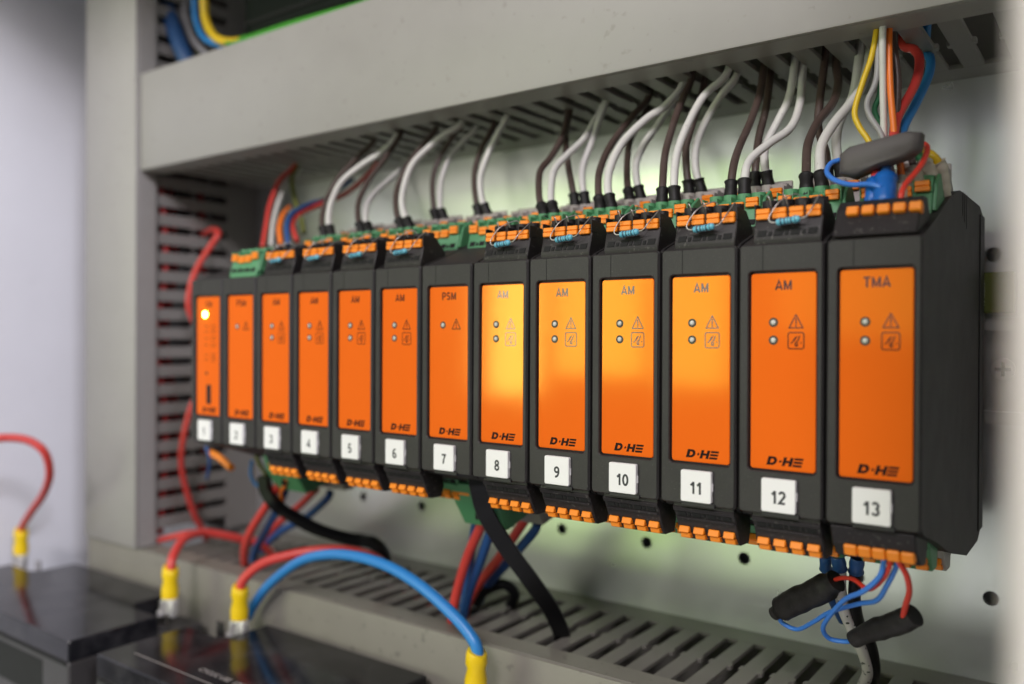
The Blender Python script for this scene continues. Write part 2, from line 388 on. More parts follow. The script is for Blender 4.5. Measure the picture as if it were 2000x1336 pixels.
# lower duct
X0, X1 = -153, 330
ld = thing('wiring_duct', 'long slotted grey wiring duct below the modules, wires dropping into it', 'cable duct', (X0, 112, -106)); OFF = (X0, 112, -106)
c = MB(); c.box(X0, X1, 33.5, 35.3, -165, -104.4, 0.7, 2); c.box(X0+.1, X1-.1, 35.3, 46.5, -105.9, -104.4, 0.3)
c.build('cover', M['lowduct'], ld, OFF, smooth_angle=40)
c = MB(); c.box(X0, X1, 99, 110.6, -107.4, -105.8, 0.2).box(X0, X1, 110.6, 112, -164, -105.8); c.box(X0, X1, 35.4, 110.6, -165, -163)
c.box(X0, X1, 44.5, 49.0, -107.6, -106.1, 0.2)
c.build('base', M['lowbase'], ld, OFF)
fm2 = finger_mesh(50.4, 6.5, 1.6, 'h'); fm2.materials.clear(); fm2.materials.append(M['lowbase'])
x = 145.9 + 11.2*15
while x > -98:
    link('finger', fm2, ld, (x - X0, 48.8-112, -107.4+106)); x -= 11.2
# vertical duct
VX0, VX1 = -152, -99.5
vd = thing('wiring_duct', 'upright grey wiring duct left of the modules with red wires behind its slots', 'cable duct', (VX0, 112, -105)); OFF = (VX0, 112, -105)
c = MB(); c.box(VX0, VX1, 31.5, 33.3, -104, 268, 0.7, 2); c.box(VX1-1.5, VX1, 33.3, 43.5, -104, 268, 0.3); c.box(VX0, VX0+1.5, 33.3, 43.5, -104, 268, 0.3)
c.build('cover', M['duct'], vd, OFF, smooth_angle=40)
c = MB(); c.box(VX1-3.3, VX1-1.7, 41.5, 45.5, -104, 268, 0.2).box(VX1-3.3, VX1-1.7, 90, 110.6, -104, 268, 0.2).box(VX0, VX1-1.7, 110.6, 112, -104, 268).box(VX0+1.7, VX0+3.3, 41, 110, -104, 268)
c.build('base', M['duct_base'], vd, OFF)
fm3 = finger_mesh(45.4, 6.3, 1.6, 'v', 0.9)
z = 85.3 + 10.47*16
while z > -103:
    link('finger', fm3, vd, (VX1-3.3 - VX0, 44.9-112, z+105)); z -= 10.47

NW = ['', 'one', 'two', 'three', 'four', 'five', 'six', 'seven', 'eight', 'nine', 'ten', 'eleven', 'twelve', 'thirteen']
# ------------------------------------------------------------------ control modules
W = 22.5
def side_profile():
    return [(2.4, 34.9), (4, 35.9), (17, 40.6), (37, 49.0), (52, 52.6), (66, 52.8), (90, 53), (97, 50.5), (97.6, -50), (90, -53.5), (68, -53.8), (37, -46.5), (18, -40.0), (4, -36.2), (2.4, -34.9)]
def housing_mesh():
    m = MB()
    o, n = 0.35, 5
    L = [rrect(o, W-o, -35.0, 35.0, 1.0, 3.0, n), rrect(o, W-o, -35.0, 35.0, 1.0, 0.6, n), rrect(o+.5, W-o-.5, -34.6, 34.6, 0.8, 0.0, n),
         rrect(2.7, 20.8, -24.1, 28.2, 1.3, 0.0, n), rrect(2.95, 20.55, -23.85, 27.95, 1.1, 0.25, n), rrect(3.05, 20.45, -23.75, 27.85, 1.0, 1.6, n)]
    m.loops(L, close1=True)
    m.prism(side_profile(), 'x', o+0.05, W-o-0.05)
    return m.build('housing', M['housing'], mesh_only=True, smooth_angle=28)
HM = housing_mesh()
m = MB(); m.loops([rrect(3.35, 20.15, -23.4, 27.4, 0.8, 1.6), rrect(3.35, 20.15, -23.4, 27.4, 0.8, 1.05), rrect(3.5, 20.0, -23.25, 27.25, 0.7, 0.9)], close1=True)
PM = m.build('front_panel', M['orange'], mesh_only=True)
m = MB(); m.box(6.62, 6.82, -0.04, 0.3, 28.2, 34.7); SEAM = m.build('seam', M['hole'], mesh_only=True)
m = MB(); m.loops([rrect(7.0, 15.8, -34.0, -25.4, 0.5, 0.3), rrect(7.0, 15.8, -34.0, -25.4, 0.5, -1.0), rrect(7.15, 15.65, -33.85, -25.55, 0.4, -1.15)], close1=True)
m.box(15.7, 16.0, -0.5, 0.2, -30.8, -28.6, 0.1); TAG = m.build('number_tag', M['tag'], mesh_only=True)
m = MB(); m.box(6.9, 16.6, -0.5, 0.4, -35.3, -34.1, 0.15); CLIP = m.build('tag_clip', M['housing_dark'], mesh_only=True)
m = MB()
for gx in (0,): m.box(22.16, 22.24, 56, 57, 46, 52.9).box(22.16, 22.24, 59.5, 60.5, 44.5, 52.9).box(22.16, 22.24, 63, 64, 43, 52.9)
m.box(22.1, 22.5, 89.5, 97.9, -50.5, 50.5, 0.15)
VENT = m.build('side_ribs', M['housing_dark'], mesh_only=True)
m = MB(); m.ring((0, 0.9, 0), 1.2, 0.66, -0.06, 24, 'y'); RING = m.build('led_ring', M['ledring'], mesh_only=True)
m = MB(); m.tube([(0, 0.95, 0), (0, 0.7, 0), (0, 0.55, 0), (0, 0.5, 0)], [0.7, 0.68, 0.5, 0.1], 16, up=(1, 0, 0)); LED = m.build('led', M['led'], mesh_only=True)
m = MB(); m.tube([(0, 0.95, 0), (0, 0.5, 0), (0, 0.3, 0), (0, 0.2, 0)], [1.35, 1.3, 0.95, 0.1], 16, up=(1, 0, 0)); LEDON = m.build('led', M['led_on'], mesh_only=True)
def stroke(pts, w, closed=False):
    out = []
    P = [Vector(p) for p in pts]; n = len(P)
    for i in range(n if closed else n-1):
        a, b = P[i], P[(i+1) % n]; d = (b-a).normalized()*w/2; q = Vector((-d.y, d.x))
        out.append([a-d*.8+q, a-d*.8-q, b+d*.8-q, b+d*.8+q])
    return out
def solid_print(name, quads, mt):            # separate quads, each a thin raised print
    m = MB()
    for i, q in enumerate(quads):
        m.prism([(p[0], p[1]) for p in q], 'y', 0.0, -0.02 - 0.0015*(i % 6))
    return m.build(name, mt, mesh_only=True)
TRI = solid_print('warning_symbol', stroke([(-1.75, -1.55), (1.75, -1.55), (0, 1.8)], 0.30, True) + stroke([(0, 0.85), (0, -0.45)], 0.32) + stroke([(0, -0.9), (0, -1.12)], 0.34), M['print'])
sq = [(p[0], p[2]) for p in rrect(-2.0, 2.0, -2.05, 2.05, 0.5, 0, 3)]
SQR = solid_print('vent_symbol', stroke(sq, 0.28, True) + stroke([(-1.3, -0.6), (-1.0, -0.55), (-0.1, 0.9)], 0.26) + stroke([(0.9, 1.1), (0.55, 0.1), (-0.2, -0.7), (-0.1, -1.3), (0.35, -1.3), (0.4, -0.7)], 0.32)
                  + stroke([(-0.5, -0.1), (0.25, 1.1)], 0.24) + stroke([(1.2, -0.55), (1.35, -0.55)], 0.28), M['print'])
def arc(cx, cy, rx, ry, a0, a1, n=10):
    return [(cx + rx*math.cos(math.radians(a0+(a1-a0)*k/n)), cy + ry*math.sin(math.radians(a0+(a1-a0)*k/n))) for k in range(n+1)]
GL_ = {   # bold sans strokes, cap height 1; (advance, [polylines])
 '0': (.62, [arc(.31, .5, .225, .43, 90, 450, 24)]),
 '1': (.50, [[(.32, 0), (.32, 1.0)], [(.06, .70), (.20, .80), (.32, .97)]]),
 '2': (.62, [arc(.30, .70, .215, .23, 165, -35, 10) + [(.09, .075), (.56, .075)]]),
 '3': (.62, [arc(.29, .72, .20, .21, 160, -85, 10), arc(.29, .28, .225, .22, 85, -160, 10)]),
 '4': (.62, [[(.43, 0), (.43, .93), (.05, .29), (.60, .29)]]),
 '5': (.62, [[(.53, .93), (.17, .93), (.11, .50)] + arc(.29, .30, .23, .24, 120, -150, 12)]),
 '6': (.62, [arc(.31, .29, .215, .225, 90, 450, 18), arc(.42, .42, .335, .50, 78, 190, 10)]),
 '7': (.62, [[(.06, .92), (.55, .92), (.36, .5), (.25, 0)]]),
 '8': (.62, [arc(.31, .73, .19, .20, 90, 450, 18), arc(.31, .27, .225, .215, 90, 450, 18)]),
 '9': (.62, [arc(.31, .71, .215, .225, 90, 450, 18), arc(.20, .58, .335, .50, -102, 10, 10)]),
 'A': (.74, [[(.05, 0), (.37, .95), (.69, 0)], [(.17, .27), (.57, .27)]]),
 'M': (.88, [[(.12, 0), (.12, .95)], [(.12, .93), (.44, .12), (.76, .93)], [(.76, .95), (.76, 0)]]),
 'P': (.70, [[(.13, 0), (.13, .93), (.36, .93)] + arc(.40, .69, .20, .24, 90, -90, 8) + [(.13, .45)]]),
 'S': (.70, [arc(.35, .71, .23, .215, 30, 235, 10) + arc(.34, .285, .24, .215, 60, -150, 10)]),
 'T': (.66, [[(.02, .93), (.64, .93)], [(.33, .93), (.33, 0)]]),
 'C': (.74, [arc(.39, .5, .27, .42, 45, 315, 16)]),
}
def glyphs(s_, h, mt, sx=1.0, bold=0.16):
    m = MB(); x = 0; tot = sum(GL_[c][0] for c in s_) + 0.10*(len(s_)-1); j = 0
    for ch in s_:
        adv, lines = GL_[ch]
        for ln in lines:
            P = [Vector(((x + p[0] - tot/2)*h*sx, (p[1]-0.5)*h)) for p in ln]; n = len(P); L = []; Rr = []
            closed = (P[0]-P[-1]).length < 1e-4
            for i in range(n):
                a = P[i-1] if i else (P[-2] if closed else P[0]); b = P[i+1] if i < n-1 else (P[1] if closed else P[-1])
                d1 = (P[i]-a).normalized() if (P[i]-a).length > 1e-6 else (b-P[i]).normalized(); d2 = (b-P[i]).normalized() if (b-P[i]).length > 1e-6 else d1
                t = (d1+d2).normalized(); q = Vector((-t.y, t.x)); c_ = max(0.5, q.dot(Vector((-d1.y, d1.x)))); w = bold*h*0.5/c_
                L.append(P[i]+q*w); Rr.append(P[i]-q*w)
            y = -0.012 - 0.002*j; j += 1
            va = [m.bm.verts.new((p.x, y, p.y)) for p in L]; vb = [m.bm.verts.new((p.x, y, p.y)) for p in Rr]
            for i in range(n-1): m.bm.faces.new((va[i], va[i+1], vb[i+1], vb[i]))
        x += adv + 0.10
    return m.build('lettering', mt, mesh_only=True)
def shear(p, k=0.28): return [(x + k*y, y) for x, y in p]
h = 2.3
Dp = [(0, 0), (0, h)] + [(1.25 + 1.25*math.cos(math.radians(a)), h/2 + h/2*math.sin(math.radians(a))) for a in range(75, -76, -15)]
Dh = [(0.85, 0.62), (0.85, h-0.62)] + [(1.1 + 0.62*math.cos(math.radians(a)), h/2 + (h/2-0.62)*math.sin(math.radians(a))) for a in range(70, -71, -20)]
Pl = [(3.0, 1.0), (3.0, 1.25), (3.22, 1.25), (3.22, 1.5), (3.5, 1.5), (3.5, 1.25), (3.72, 1.25), (3.72, 1.0), (3.5, 1.0), (3.5, .75), (3.22, .75), (3.22, 1.0)]
Hp = [(4.0, 0), (4.0, h), (4.8, h), (4.8, 1.45), (5.7, 1.45), (5.7, h), (6.5, h), (6.5, 0), (5.7, 0), (5.7, 0.85), (4.8, 0.85), (4.8, 0)]
bars = [[(6.75, z0), (6.75, z0+0.56), (9.0, z0+0.56), (9.0, z0)] for z0 in (0, 0.87, 1.74)]
LOGO = curve_mesh('logo', [shear(q) for q in [Dp, Dh, Pl, Hp] + bars], M['logo'])

names = {1: 'CM', 2: 'PSM', 7: 'PSM', 13: 'TMA'}
TXT = {s: glyphs(s, 2.55, M['print'], 0.98, 0.19) for s in ('CM', 'PSM', 'AM', 'TMA')}
for i in range(1, 14):
    nm = names.get(i, 'AM')
    if i == 1: lab = 'leftmost module, tag numbered 1, green light lit and a small socket in its orange panel'
    elif i == 13: lab = 'rightmost dark module, tag numbered 13, its orange panel headed TMA'
    elif nm == 'PSM': lab = 'dark module with one indicator, orange panel headed PSM and tag numbered %s' % NW[i]
    else: lab = 'dark module, orange panel headed AM with two indicators, tag numbered %s' % NW[i]
    r = thing('control_module', lab, 'control module', (W*(i-1), 0, 0), 'orange fronted modules side by side on the rail')
    r.rotation_euler = (math.radians(random.uniform(-.12, .12)), 0, math.radians(random.uniform(-.10, .10)))
    if i == 8: r.rotation_euler = (math.radians(-0.25), 0, math.radians(-0.35))
    link('housing', HM, r); link('seam', SEAM, r)
    if i == 13: link('side_ribs', VENT, r)
    p = link('front_panel', PM, r)
    link('lettering', TXT[nm], p, (11.9, 0.9, 24.3))
    put('logo', LOGO, p, (7.6, 0.87, -22.2))
    if i == 1:
        link('led', LEDON, p, (9.4, 0, 19.9))
        m = MB(); m.cyl((0, 0.92, 0), 0.75, -0.05, 'y', 16); m.build('reset_hole', M['hole'], p, loc=(10.4, 0, -5.4))
        m = MB(); m.loops([rrect(-1.6, 1.6, -4.2, 4.2, 0.6, 0.95), rrect(-1.6, 1.6, -4.2, 4.2, 0.6, 0.84)], close1=True); m.build('service_socket', M['hole'], p, loc=(12.0, 0, -14.4))
        q = [q for z in (14.6, 12.4, 9.6, 6.8, 2.4, 0.4) for q in stroke([(-2.8, z), (-0.8, z)], 0.28) + stroke([(1.6, z+0.5), (5.2, z+0.5)], 0.22) + stroke([(1.6, z-0.6), (4.6, z-0.6)], 0.22)]
        link('scale_marks', solid_print('scale_marks', q, M['print']), p, (12.0, 0.9, 0))
    else:
        for z in ((14.6,) if nm == 'PSM' else (14.7, 10.1)):
            link('led_ring', RING, p, (9.3, 0, z)); link('led', LED, p, (9.3, 0, z))
        link('warning_symbol', TRI, p, (15.1, 0.9, 14.8))
        if nm != 'PSM': link('vent_symbol', SQR, p, (15.1, 0.9, 10.0))
    t = link('number_tag', TAG, r); link('number', glyphs(str(i), 3.3, M['ink'], 0.95, 0.19), t, (11.5, -1.15, -30.1)); link('tag_clip', CLIP, r)

# ------------------------------------------------------------------ plugs
PW_ = 17.6; POLE = [2.25 + 4.35*k for k in range(4)]
def lever_mesh(low):
    m = MB()
    if not low: m.box(-1.85, 1.8, 0.8, 4.0, 6.9, 8.25, 0.2).box(-1.75, 1.9, 0.5, 3.8, 5.4, 6.8, 0.2)
    else: m.prism([(1.9, -7.3), (2.6, -5.6), (6.5, -5.9), (6.5, -7.3)], 'x', -1.65, 1.45, 0.18).prism([(3.2, -9.0), (2.6, -7.5), (6.5, -7.5), (6.5, -9.2)], 'x', -1.35, 1.6, 0.18)
    return m.build('lever', M['lever'], mesh_only=True)
LV = lever_mesh(False); LVL = lever_mesh(True)
def plug_up(mt, label, kind):
    r = thing('terminal_plug', label, 'terminal plug', (0, 0, 0))
    dz = -2 if kind == 'black' else -4
    m = MB(); m.prism([(0.0, 0.0), (2.3, 8.2), (4.4, 8.6), (4.9, 9.2), (8.2, 9.4), (13.2, 4.6), (13.4, dz), (0.5, dz)], 'x', 0, PW_, 0.25)
    for x in POLE: m.ring((x, 6.7, 8.4), 2.1, 1.5, 2.5, 18)
    for k in range(5): m.box(POLE[0]-2.17 + 4.35*k - 0.2, POLE[0]-2.17 + 4.35*k + 0.2, 1.3, 5, 6, 9.6, 0.1)
    m.build('body', mt, r, smooth_angle=35)
    m = MB()
    for k, x in enumerate(POLE):
        m.prism([(x-1.2, 0.9), (x+1.1, 0.9), (x+1.3, 2.5), (x-1.0, 2.5)], 'y', 0.15, 1.6)
        if k < 3: m.prism([(x+1.7, 1.0), (x+2.6, 1.0), (x+2.7, 2.1), (x+1.8, 2.1)], 'y', 0.1, 1.6)
    bm2 = m.bm
    for v in bm2.verts: v.co.y += v.co.z*0.29 - 0.35
    m.build('test_openings', M['hole'], r)
    for x, dz_ in zip(POLE, (0, 0, 0, 0) if kind == 'black' else (0.3, -0.6, -0.4, 0.7)): link('lever', LV, r, (x, 0, dz_))
    if kind == 'grey':
        m = MB(); m.box(0.2, 17.4, 10.2, 11.2, 3, 12.6, 0.3).box(12.5, 17.4, 4.6, 10.2, 9, 10.8, 0.3); m.build('marker_carrier', mt, r)
    if kind == 'green':
        m = MB(); m.prism([(0.6, 1), (2.9, 8.4), (8, 11.6), (12.8, 6), (13.0, 1)], 'x', PW_, PW_+1.0, 0.25); m.build('end_flange', mt, r)
    return r
def plug_low(mt, label, kind):
    r = thing('terminal_plug', label, 'terminal plug', (0, 0, 0))
    m = MB(); m.prism([(0.0, 0.2), (4.2, -8.2), (5.6, -9.6), (11.2, -9.8), (12.6, -6), (11, 3), (0.6, 3)], 'x', 0, PW_, 0.25)
    m.prism([(-0.35, 0.1), (0.3, -1.1), (0.8, -0.8), (0.2, 0.5)], 'x', 0, PW_, 0.05)
    m.prism([(0.85, -2.9), (1.1, -3.4), (1.6, -3.2), (1.3, -2.6)], 'x', 0.6, PW_-0.4, 0.05)
    m.build('body', mt, r, smooth_angle=35)
    m = MB()
    for k, x in enumerate(POLE):
        m.prism([(x-1.2, -1.2), (x+1.2, -1.2), (x+1.2, -2.5), (x-1.2, -2.5)], 'y', 0.0, 1.2)
        if k < 3: m.prism([(x+1.7, -1.3), (x+2.5, -1.3), (x+2.5, -2.3), (x+1.7, -2.3)], 'y', 0.0, 1.2)
    for v in m.bm.verts: v.co.y += -v.co.z*0.5 - 0.1
    m.build('test_openings', M['hole'], r)
    for x in POLE: link('lever', LVL, r, (x, 0, 0))
    return r
UPO = {'black': (3.6, 1.2, 36.2), 'green': (2.4, 21.8, 42.4), 'grey': (2.4, 42.2, 48.0)}
LWO = {'black': (3.6, 1.6, -36.4), 'green': (2.4, 22.0, -40.6), 'grey': (2.4, 42.5, -45.0)}
first = {}
def place(kind, low, i, label, group):
    key = (kind, low); d = (LWO if low else UPO)[kind]; loc = (W*(i-1) + d[0], d[1], d[2])
    mt = {'black': M['plugblack'], 'green': M['green'], 'grey': M['grey']}[kind]
    if key not in first:
        r = (plug_low if low else plug_up)(mt, label, kind); first[key] = r
        r.location = tuple(c*S for c in loc); r['group'] = group; return r
    return dup(first[key], loc, label, group)
for i in (3, 4, 5, 6, 8, 9, 10, 11, 12):
    place('black', False, i, 'black four pole terminal plug on the top front edge of module %s' % NW[i], 'black plugs along the top front edge')
q2 = place('green', False, 3, 'x', 'green plugs in the middle row on top')
q2['label'] = 'green terminal plug in the middle row on top of module three'
g2 = dup(q2, (22.5 + 3.2, 1.4, 36.2), 'lone green plug at the top front edge of module two, left of the black plugs', 'green plugs in the middle row on top')
for i in range(4, 13):
    place('green', False, i, 'green terminal plug in the middle row on top of module %s' % NW[i], 'green plugs in the middle row on top')
for i in range(3, 13):
    place('grey', False, i, 'pale grey terminal plug in the rear row on top of module %s' % NW[i], 'grey plugs in the rear row on top')
place('green', False, 13, 'green terminal plug above module thirteen, behind the five orange levers', 'green plugs in the middle row on top')
place('grey', False, 13, 'pale grey terminal plug at the rear on top of module thirteen', 'grey plugs in the rear row on top')
for i in (3, 4, 5, 6, 8, 9, 10, 11, 12):
    place('black', True, i, 'black four pole terminal plug hanging under the front of module %s' % NW[i], 'black plugs along the bottom front edge')
for i in (3, 4, 5, 6, 7, 8, 9, 10, 11, 12, 13):
    place('green', True, i, 'green terminal plug in the middle row under module %s' % NW[i], 'green plugs in the middle row underneath')
for i in (10, 11, 12, 13):
    place('grey', True, i, 'pale grey terminal plug in the rear row under module %s' % NW[i], 'grey plugs in the rear row underneath')
# five pole strips of the last module
def strip13(low):
    x0 = 22.5*12 + 1.2
    if not low:
        r = thing('terminal_plug', 'black five pole terminal strip on the top front edge of module thirteen', 'terminal plug', (x0, 2, 36)); OFF = (x0, 2, 36)
        MB().prism([(0.8, 35.6), (5.2, 43.0), (8.0, 45.2), (13, 45.6), (17, 40), (17, 36)], 'x', x0, x0+19.6, 0.4).build('body', M['plugblack'], r, OFF)
        m = MB()
        m.prism([(-1.45, -1.2), (1.45, -1.2), (1.45, 1.2), (-1.45, 1.2)], 'y', -1.6, 1.2, 0.3)
        lm = m.build('lever', M['lever'], mesh_only=True)
        for k in range(5):
            o = link('lever', lm, r, (4.3 + 3.6*k, 2.5, 5.8)); o.rotation_euler = (math.radians(-22), 0, 0)
    else:
        r = thing('terminal_plug', 'black five pole terminal strip under the front of module thirteen', 'terminal plug', (x0, 2, -36)); OFF = (x0, 2, -36)
        MB().prism([(0.8, -35.6), (3.0, -40.5), (7.0, -44.2), (14, -45.5), (16, -40), (16, -36)], 'x', x0, x0+19.6, 0.4).build('body', M['plugblack'], r, OFF)
        m = MB(); m.prism([(-1.55, -1.5), (1.55, -1.5), (1.55, 1.5), (-1.55, 1.5)], 'y', -1.5, 1.2, 0.35)
        lm = m.build('lever', M['lever'], mesh_only=True)
        for k in range(5):
            o = link('lever', lm, r, (4.4 + 3.3*k, 2.2, -5.4)); o.rotation_euler = (math.radians(22), 0, 0)
strip13(False); strip13(True)

# ------------------------------------------------------------------ resistors on the black plugs
def resistor(i):
    ox = W*(i-1) + 2.6
    j = random.uniform(-0.5, 0.5); tz = random.uniform(-0.3, 0.3)
    loc = (ox + 11, 0, 41)
    r = thing('resistor', 'blue banded resistor with bent leads looped over the top plug of module %s' % NW[i], 'resistor', loc, 'small blue resistors across the top plugs')
    xa, xb = ox + 7.2 + j, ox + 13.4 + j; y0 = 0.0; z0 = 40.2 + tz
    A = Vector((xa, y0, z0)); B = Vector((xb, y0 - 0.1, z0 + 0.55))
    n = 26; pts = []; rr = []
    for k in range(n+1):
        t = k/n; pts.append(A.lerp(B, t)); e = min(t, 1-t)
        base = 1.02 if 0.12 < e < 0.24 else 0.84
        rr.append(0.25 if e == 0 else (0.8 if e < 0.045 else base) )
    m = MB(); m.tube(pts, rr, 14, stripe=lambda t, a: 1 if any(abs(t-c) < 0.028 for c in (0.22, 0.37, 0.5, 0.63, 0.80)) else 0)
    m.build('resistor_body', [M['res'], M['resband']], r, loc)
    m = MB()
    L1 = catmull([A, A + Vector((-1.5, 0, 0.3)), A + Vector((-1.8, 0.3, 1.8)), A + Vector((0.2, 1.6, 5.4)), Vector((ox + 9.4, 4.6, 47.6)), Vector((ox + 11.2, 6.6, 47.9)), Vector((ox + 12.3, 7.6, 44))])
    L2 = catmull([B, B + Vector((1.5, 0, 0.5)), B + Vector((2.6, 0.6, 2.2)), Vector((ox + 16.6, 3.0, 45.4)), Vector((ox + 16.6, 6.4, 47.3)), Vector((ox + 16.6, 7.6, 44))])
    m.tube(L1, 0.18, 6); m.tube(L2, 0.18, 6)
    for q in (0, 1):
        xq = ox + 3.2 + 4.35*q
        m.tube(catmull([(xq-0.5, 8, 44), (xq-0.6, 7, 47.2), (xq, 5.6, 48.2), (xq+0.7, 5.4, 47.4), (xq+0.9, 6.4, 45)]), 0.18, 6)
    m.build('lead', M['leadwire'], r, loc)
for i in (3, 4, 5, 6, 8, 9, 10, 11, 12): resistor(i)

# ------------------------------------------------------------------ wires
def wire(label, color, r, pts, sleeve=None, group=None, name='wire', n=10, endsleeve=None, cat='wire', parts=None):
    """sleeve = (material, radius, length) over the start of the wire"""
    pts = [tuple(p) if i in (0, 1, len(pts)-1) else tuple(q + random.uniform(-0.3, 0.3) for q in p) for i, p in enumerate(pts)]
    loc = pts[0]; R = thing(name, label, cat, loc, group)
    c = catmull(pts)
    MB().tube(c, r, n).build('insulation', M[color], R, loc)
    def sl(cc, spec):
        mt, sr, ln = spec; out = [cc[0]]; d = 0
        for a, b in zip(cc, cc[1:]):
            d += (b-a).length
            if d > ln: out.append(a.lerp(b, 1 - (d-ln)/max(1e-6, (b-a).length))); break
            out.append(b)
        k = len(out); rad = [sr*(1 + 0.05*math.sin(5.0*q)) for q in range(k)]; rad[-1] = sr*1.13
        return out, rad
    if sleeve:
        o, rad = sl(c, sleeve); MB().tube(o, rad, 14).build('sleeve', M[sleeve[0]], R, loc)
    if endsleeve:
        o, rad = sl(c[::-1], endsleeve); MB().tube(o, rad, 14).build('sleeve', M[endsleeve[0]], R, loc)
    return R
def entry(p, end=True):
    """let the last point run on into the duct"""
    return p + [(p[-1][0] + 0.6, p[-1][1] + 2, p[-1][2] + 14)]
SL = ('sleeve', 2.05, 7.5)
def dn(p, z=5): return [(p[0][0], p[0][1], p[0][2]-z)] + p
G1 = 'paired wires rising from the plugs to the upper duct'
def pair(mod, row, brown, white, rb=1.25, rw=1.3):
    base = W*(mod-1) + 2.4; yc, zc = (28.5, 53.2) if row == 'green' else (48.9, 58.8)
    k = min(range(3), key=lambda q: abs(base + POLE[q] - brown[0][0]))
    brown = [(base + POLE[k], yc, zc)] + brown[1:]; white = [(base + POLE[k+1], yc, zc)] + white[1:]
    rt = 'middle green' if row == 'green' else 'rear grey'
    wire('dark brown wire with black end sleeve in the %s plug above module %s' % (rt, NW[mod]), 'brown', rb, entry(dn(brown)), (SL[0], 1.9, 9.6), G1)
    wire('white wire with black end sleeve in the %s plug above module %s' % (rt, NW[mod]), 'white', rw, entry(dn(white)), (SL[0], 1.9, 9.6), G1)
pair(3, 'green', [(54.8, 27, 55.1), (50.3, 30.1, 60.6), (46.3, 35.9, 70.5), (46.6, 42.4, 80.5), (50.8, 50.7, 91.2), (54.5, 57.5, 100)],
     [(59, 27, 54.2), (54.4, 30, 60.3), (51.6, 34.1, 68.7), (52.5, 39.4, 78.3), (58.8, 45.6, 86.4), (65.3, 50.6, 91.4), (69.5, 56.2, 100)], 1.2, 1.35)
pair(4, 'green', [(77.1, 27, 54), (72.3, 30.4, 60), (68.2, 35.2, 68.4), (67.8, 41.1, 78), (69.8, 47.7, 87.7), (72.1, 55.8, 100)],
     [(81, 27, 54.1), (74.9, 31.7, 59.3), (69.5, 38.6, 67), (67.5, 46.4, 74.4), (68.1, 55.8, 81.6), (68, 64, 88.9), (71.4, 79.3, 100)], 1.2, 1.25)
pair(5, 'green', [(99.8, 27, 54.4), (93.4, 30.7, 60.4), (88, 36.8, 71), (87.4, 43.5, 81.6), (89.8, 50.3, 91.1), (92, 56.5, 100)],
     [(104.1, 27, 54), (97.7, 30.9, 61), (93.3, 35.2, 69.2), (92, 41.6, 80.8), (95.4, 47.3, 88.7), (100.4, 52.7, 95), (105.3, 57.5, 100)], 1.2, 1.35)
pair(5, 'grey', [(100.8, 47, 58.6), (97.3, 48.8, 64.4), (94.2, 52.5, 76.9), (95.1, 55.7, 87.1), (100, 59.2, 96.4), (102.2, 60.6, 100)],
     [(104.1, 47, 58.3), (100.4, 49.4, 64.2), (97.1, 54.1, 75.8), (97.8, 59.1, 87.3), (101.8, 62.8, 94), (105.5, 66.1, 100)], 1.15, 1.2)
pair(6, 'grey', [(122.8, 47, 59.9), (118.2, 50.1, 66.8), (114.6, 54.6, 77.2), (114.3, 59.3, 87.4), (115.9, 63, 94.9), (116.3, 65.3, 100)],
     [(126.9, 47, 59.9), (122.4, 49.1, 66.3), (120.2, 51.8, 75.1), (121.1, 55, 84.8), (123.8, 57.9, 92.8), (126.5, 60.5, 100)], 1.15, 1.3)
pair(8, 'green', [(167.6, 27, 54.2), (161.5, 32.4, 60.3), (155.8, 41.7, 71.5), (155.8, 48.4, 78.3), (155.5, 57.6, 88.4), (152.5, 66.6, 100)],
     [(172.4, 27, 54.2), (166.8, 31.7, 59.7), (162.4, 40.1, 70.5), (163.7, 46.7, 77.1), (166.4, 54.8, 84.4), (166.6, 61, 91.8), (166.5, 67.5, 100)])
pair(8, 'grey', [(168.6, 47, 60.1), (164, 50.7, 67.3), (158.8, 55.7, 77.3), (154.3, 61.2, 88.6), (152.7, 66.7, 100)],
     [(172.3, 47, 59.8), (168.7, 50.1, 66.7), (166.9, 53.3, 74), (168, 57.6, 83.2), (168.6, 61.5, 91.6), (169.4, 65.3, 100)])
pair(9, 'green', [(190.1, 27, 54.4), (186, 32.1, 60.6), (183, 38.8, 68.9), (182.2, 47.9, 79.5), (184.7, 59.6, 91.6), (186.8, 67.5, 100)],
     [(194.2, 27, 54.3), (190.8, 30.2, 59.8), (189.1, 34.7, 67.5), (190.2, 40.9, 77.2), (195.6, 48.1, 85.8), (200.3, 53.5, 91.5), (204.1, 59.7, 100)], 1.25, 1.4)
pair(9, 'grey', [(190.4, 47, 60.1), (186, 52.8, 66.3), (180.6, 62.3, 76.8), (177.6, 70.9, 86.4), (177.1, 84, 100)],
     [(194.5, 47, 60.2), (191, 50, 66.2), (189.1, 53.4, 73.3), (190.7, 57.7, 81.1), (194, 62.4, 89), (197.4, 68.6, 100)])
pair(10, 'green', [(212.9, 27, 54.7), (210.6, 30.8, 60.4), (208, 37.9, 70.9), (206.9, 45.8, 82.7), (207.4, 52.6, 92.8), (208.3, 57.6, 100)],
     [(217, 27, 55.3), (214.7, 30, 60.6), (213.1, 35.2, 69.8), (214.5, 41.4, 79.9), (216.9, 47.9, 90.1), (222.1, 55.1, 100)])
pair(10, 'grey', [(212.9, 47, 61.2), (209.9, 49.6, 67.6), (208.5, 53, 76.1), (209.1, 57.3, 86.5), (210.6, 62.8, 100)],
     [(216.8, 47, 61.3), (213.7, 49.3, 67.9), (212.8, 52.1, 76.3), (215, 55.4, 85.3), (218.7, 58.7, 93.2), (222.9, 61.7, 100)])
